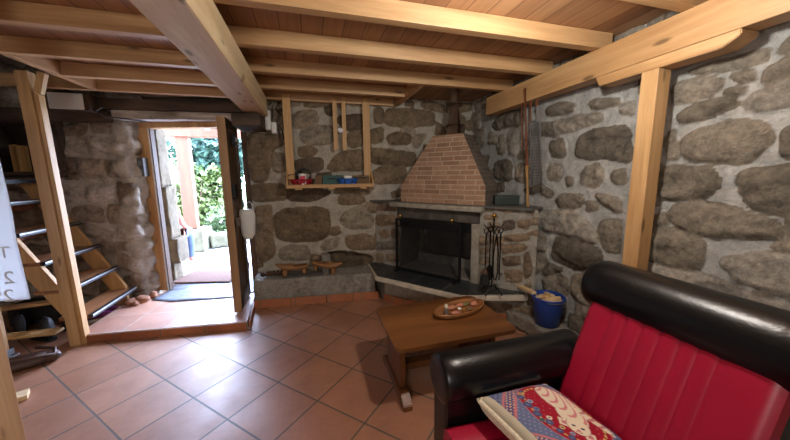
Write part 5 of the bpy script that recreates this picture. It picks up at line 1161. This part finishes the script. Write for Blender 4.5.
for s in (-1, 1):
    k = len(body); body += [((hx+.16*s, hy+.04, hz+.42), .055, 2), ((hx+.205*s, hy+.10, hz+.20), .045, k), ((hx+.20*s, hy+.30, hz+.06), .033, k+1), ((hx+.185*s, hy+.37, hz+.045), .03, k+2)]
    h = k+3
    for f in range(4): b_ = len(body); body += [((hx+.185*s+(f-1.5)*.019, hy+.43, hz+.05), .0095, h), ((hx+.185*s+(f-1.5)*.021, hy+.47+.006*(1.5-abs(f-1.5)), hz+.035), .0085, b_), ((hx+.185*s+(f-1.5)*.021, hy+.485+.006*(1.5-abs(f-1.5)), hz+.0), .008, b_+1)]
    b_ = len(body); body += [((hx+.185*s-.04*s, hy+.40, hz+.045), .011, h), ((hx+.185*s-.055*s, hy+.44, hz+.035), .009, b_)]
    k = len(body); body += [((hx+.095*s, hy+.06, hz-.02), .095, 0), ((hx+.17*s, hy+.42, hz-.02), .07, k), ((hx+.17*s, hy+.46, .28), .055, k+1), ((hx+.17*s, hy+.44, .11), .04, k+2), ((hx+.175*s, hy+.60, .075), .032, k+3)]
skinned('body', body, 'skin', pe)
trou = [((hx, hy, hz), .14, -1), ((hx, hy, hz+.12), .132, 0)]
for s in (-1, 1): k = len(trou); trou += [((hx+.095*s, hy+.06, hz-.02), .105, 0), ((hx+.17*s, hy+.42, hz-.015), .083, k), ((hx+.17*s, hy+.465, .28), .068, k+1), ((hx+.17*s, hy+.44, .13), .056, k+2)]
skinned('jeans', trou, 'denim', pe)
top = [((hx, hy, hz+.10), .138, -1), ((hx, hy, hz+.2), .13, 0), ((hx, hy+.03, hz+.36), .143, 1), ((hx, hy+.05, hz+.46), .08, 2)]
for s in (-1, 1): top += [((hx+.16*s, hy+.04, hz+.42), .07, 2), ((hx+.19*s, hy+.08, hz+.29), .06, len(top))]
skinned('top', top, 'redcloth', pe)
bm = B(); sphere(bm, (hx, hy+.085, hz+.75), .105, .95, 1, 1.05, None, 12)
for v in list(bm.verts):
    if v.co.y > hy+.13 and v.co.z < hz+.80: v.co.y = hy+.12
obj('hair', bm, 'hair', pe, smooth='all')
for s in (-1, 1):
    bm = B(); sphere(bm, (hx+.032*s, hy+.192, hz+.70), .011, 1, .6, .7, None, 6); obj('eye', bm, 'white_plastic', pe, smooth=True)
bm = B(); sphere(bm, (hx, hy+.203, hz+.675), .014, .8, 1, 1.4, None, 6); obj('nose', bm, 'skin', pe, smooth=True)
bm = B(); sphere(bm, (hx, hy+.193, hz+.64), .02, 1, .4, .3, None, 6); obj('mouth', bm, 'redcloth', pe, smooth=True)

# ================================================================== LIGHT
def point(name, loc, power, r, col):
    L = bpy.data.lights.new(name, 'POINT'); L.energy = power; L.shadow_soft_size = r; L.color = col
    o = bpy.data.objects.new(name, L); COL.objects.link(o); o.location = loc; return o
point('ceiling_lamp', (.93, .99, 2.08), 50, .05, (1, .975, .93))
point('fill_light', (-.7, -1.0, 1.5), 70, .25, (1, .97, .92))  # unseen fill added behind the camera to lift dark walls and beam undersides
sun = bpy.data.lights.new('sun', 'SUN'); sun.energy = 7; sun.angle = .01; sun.color = (1, .95, .86); so = bpy.data.objects.new('sun', sun); COL.objects.link(so)
so.rotation_euler = Vector((.75, .25, -.95)).to_track_quat('-Z', 'Y').to_euler()
w = bpy.data.worlds.new('world'); SC.world = w; w.use_nodes = True
bg = w.node_tree.nodes['Background']; bg.inputs[0].default_value = (.57, .69, 1, 1); bg.inputs[1].default_value = 46.0
pl_ = bpy.data.lights.new('door_portal', 'AREA'); pl_.shape = 'RECTANGLE'; pl_.size = 1.1; pl_.size_y = 1.95; pl_.cycles.is_portal = True
po_ = bpy.data.objects.new('door_portal', pl_); COL.objects.link(po_); po_.location = (-1.16, 4.25, 1.02); po_.rotation_euler = Vector((-N_[0]*-1, -N_[1]*-1, 0)).to_track_quat('-Z', 'Z').to_euler()
SC.view_settings.view_transform = 'Standard'; SC.view_settings.look = 'None'; SC.view_settings.gamma = 1; SC.view_settings.exposure = 0
SC.cycles.use_denoising = True; SC.cycles.sample_clamp_indirect = 12
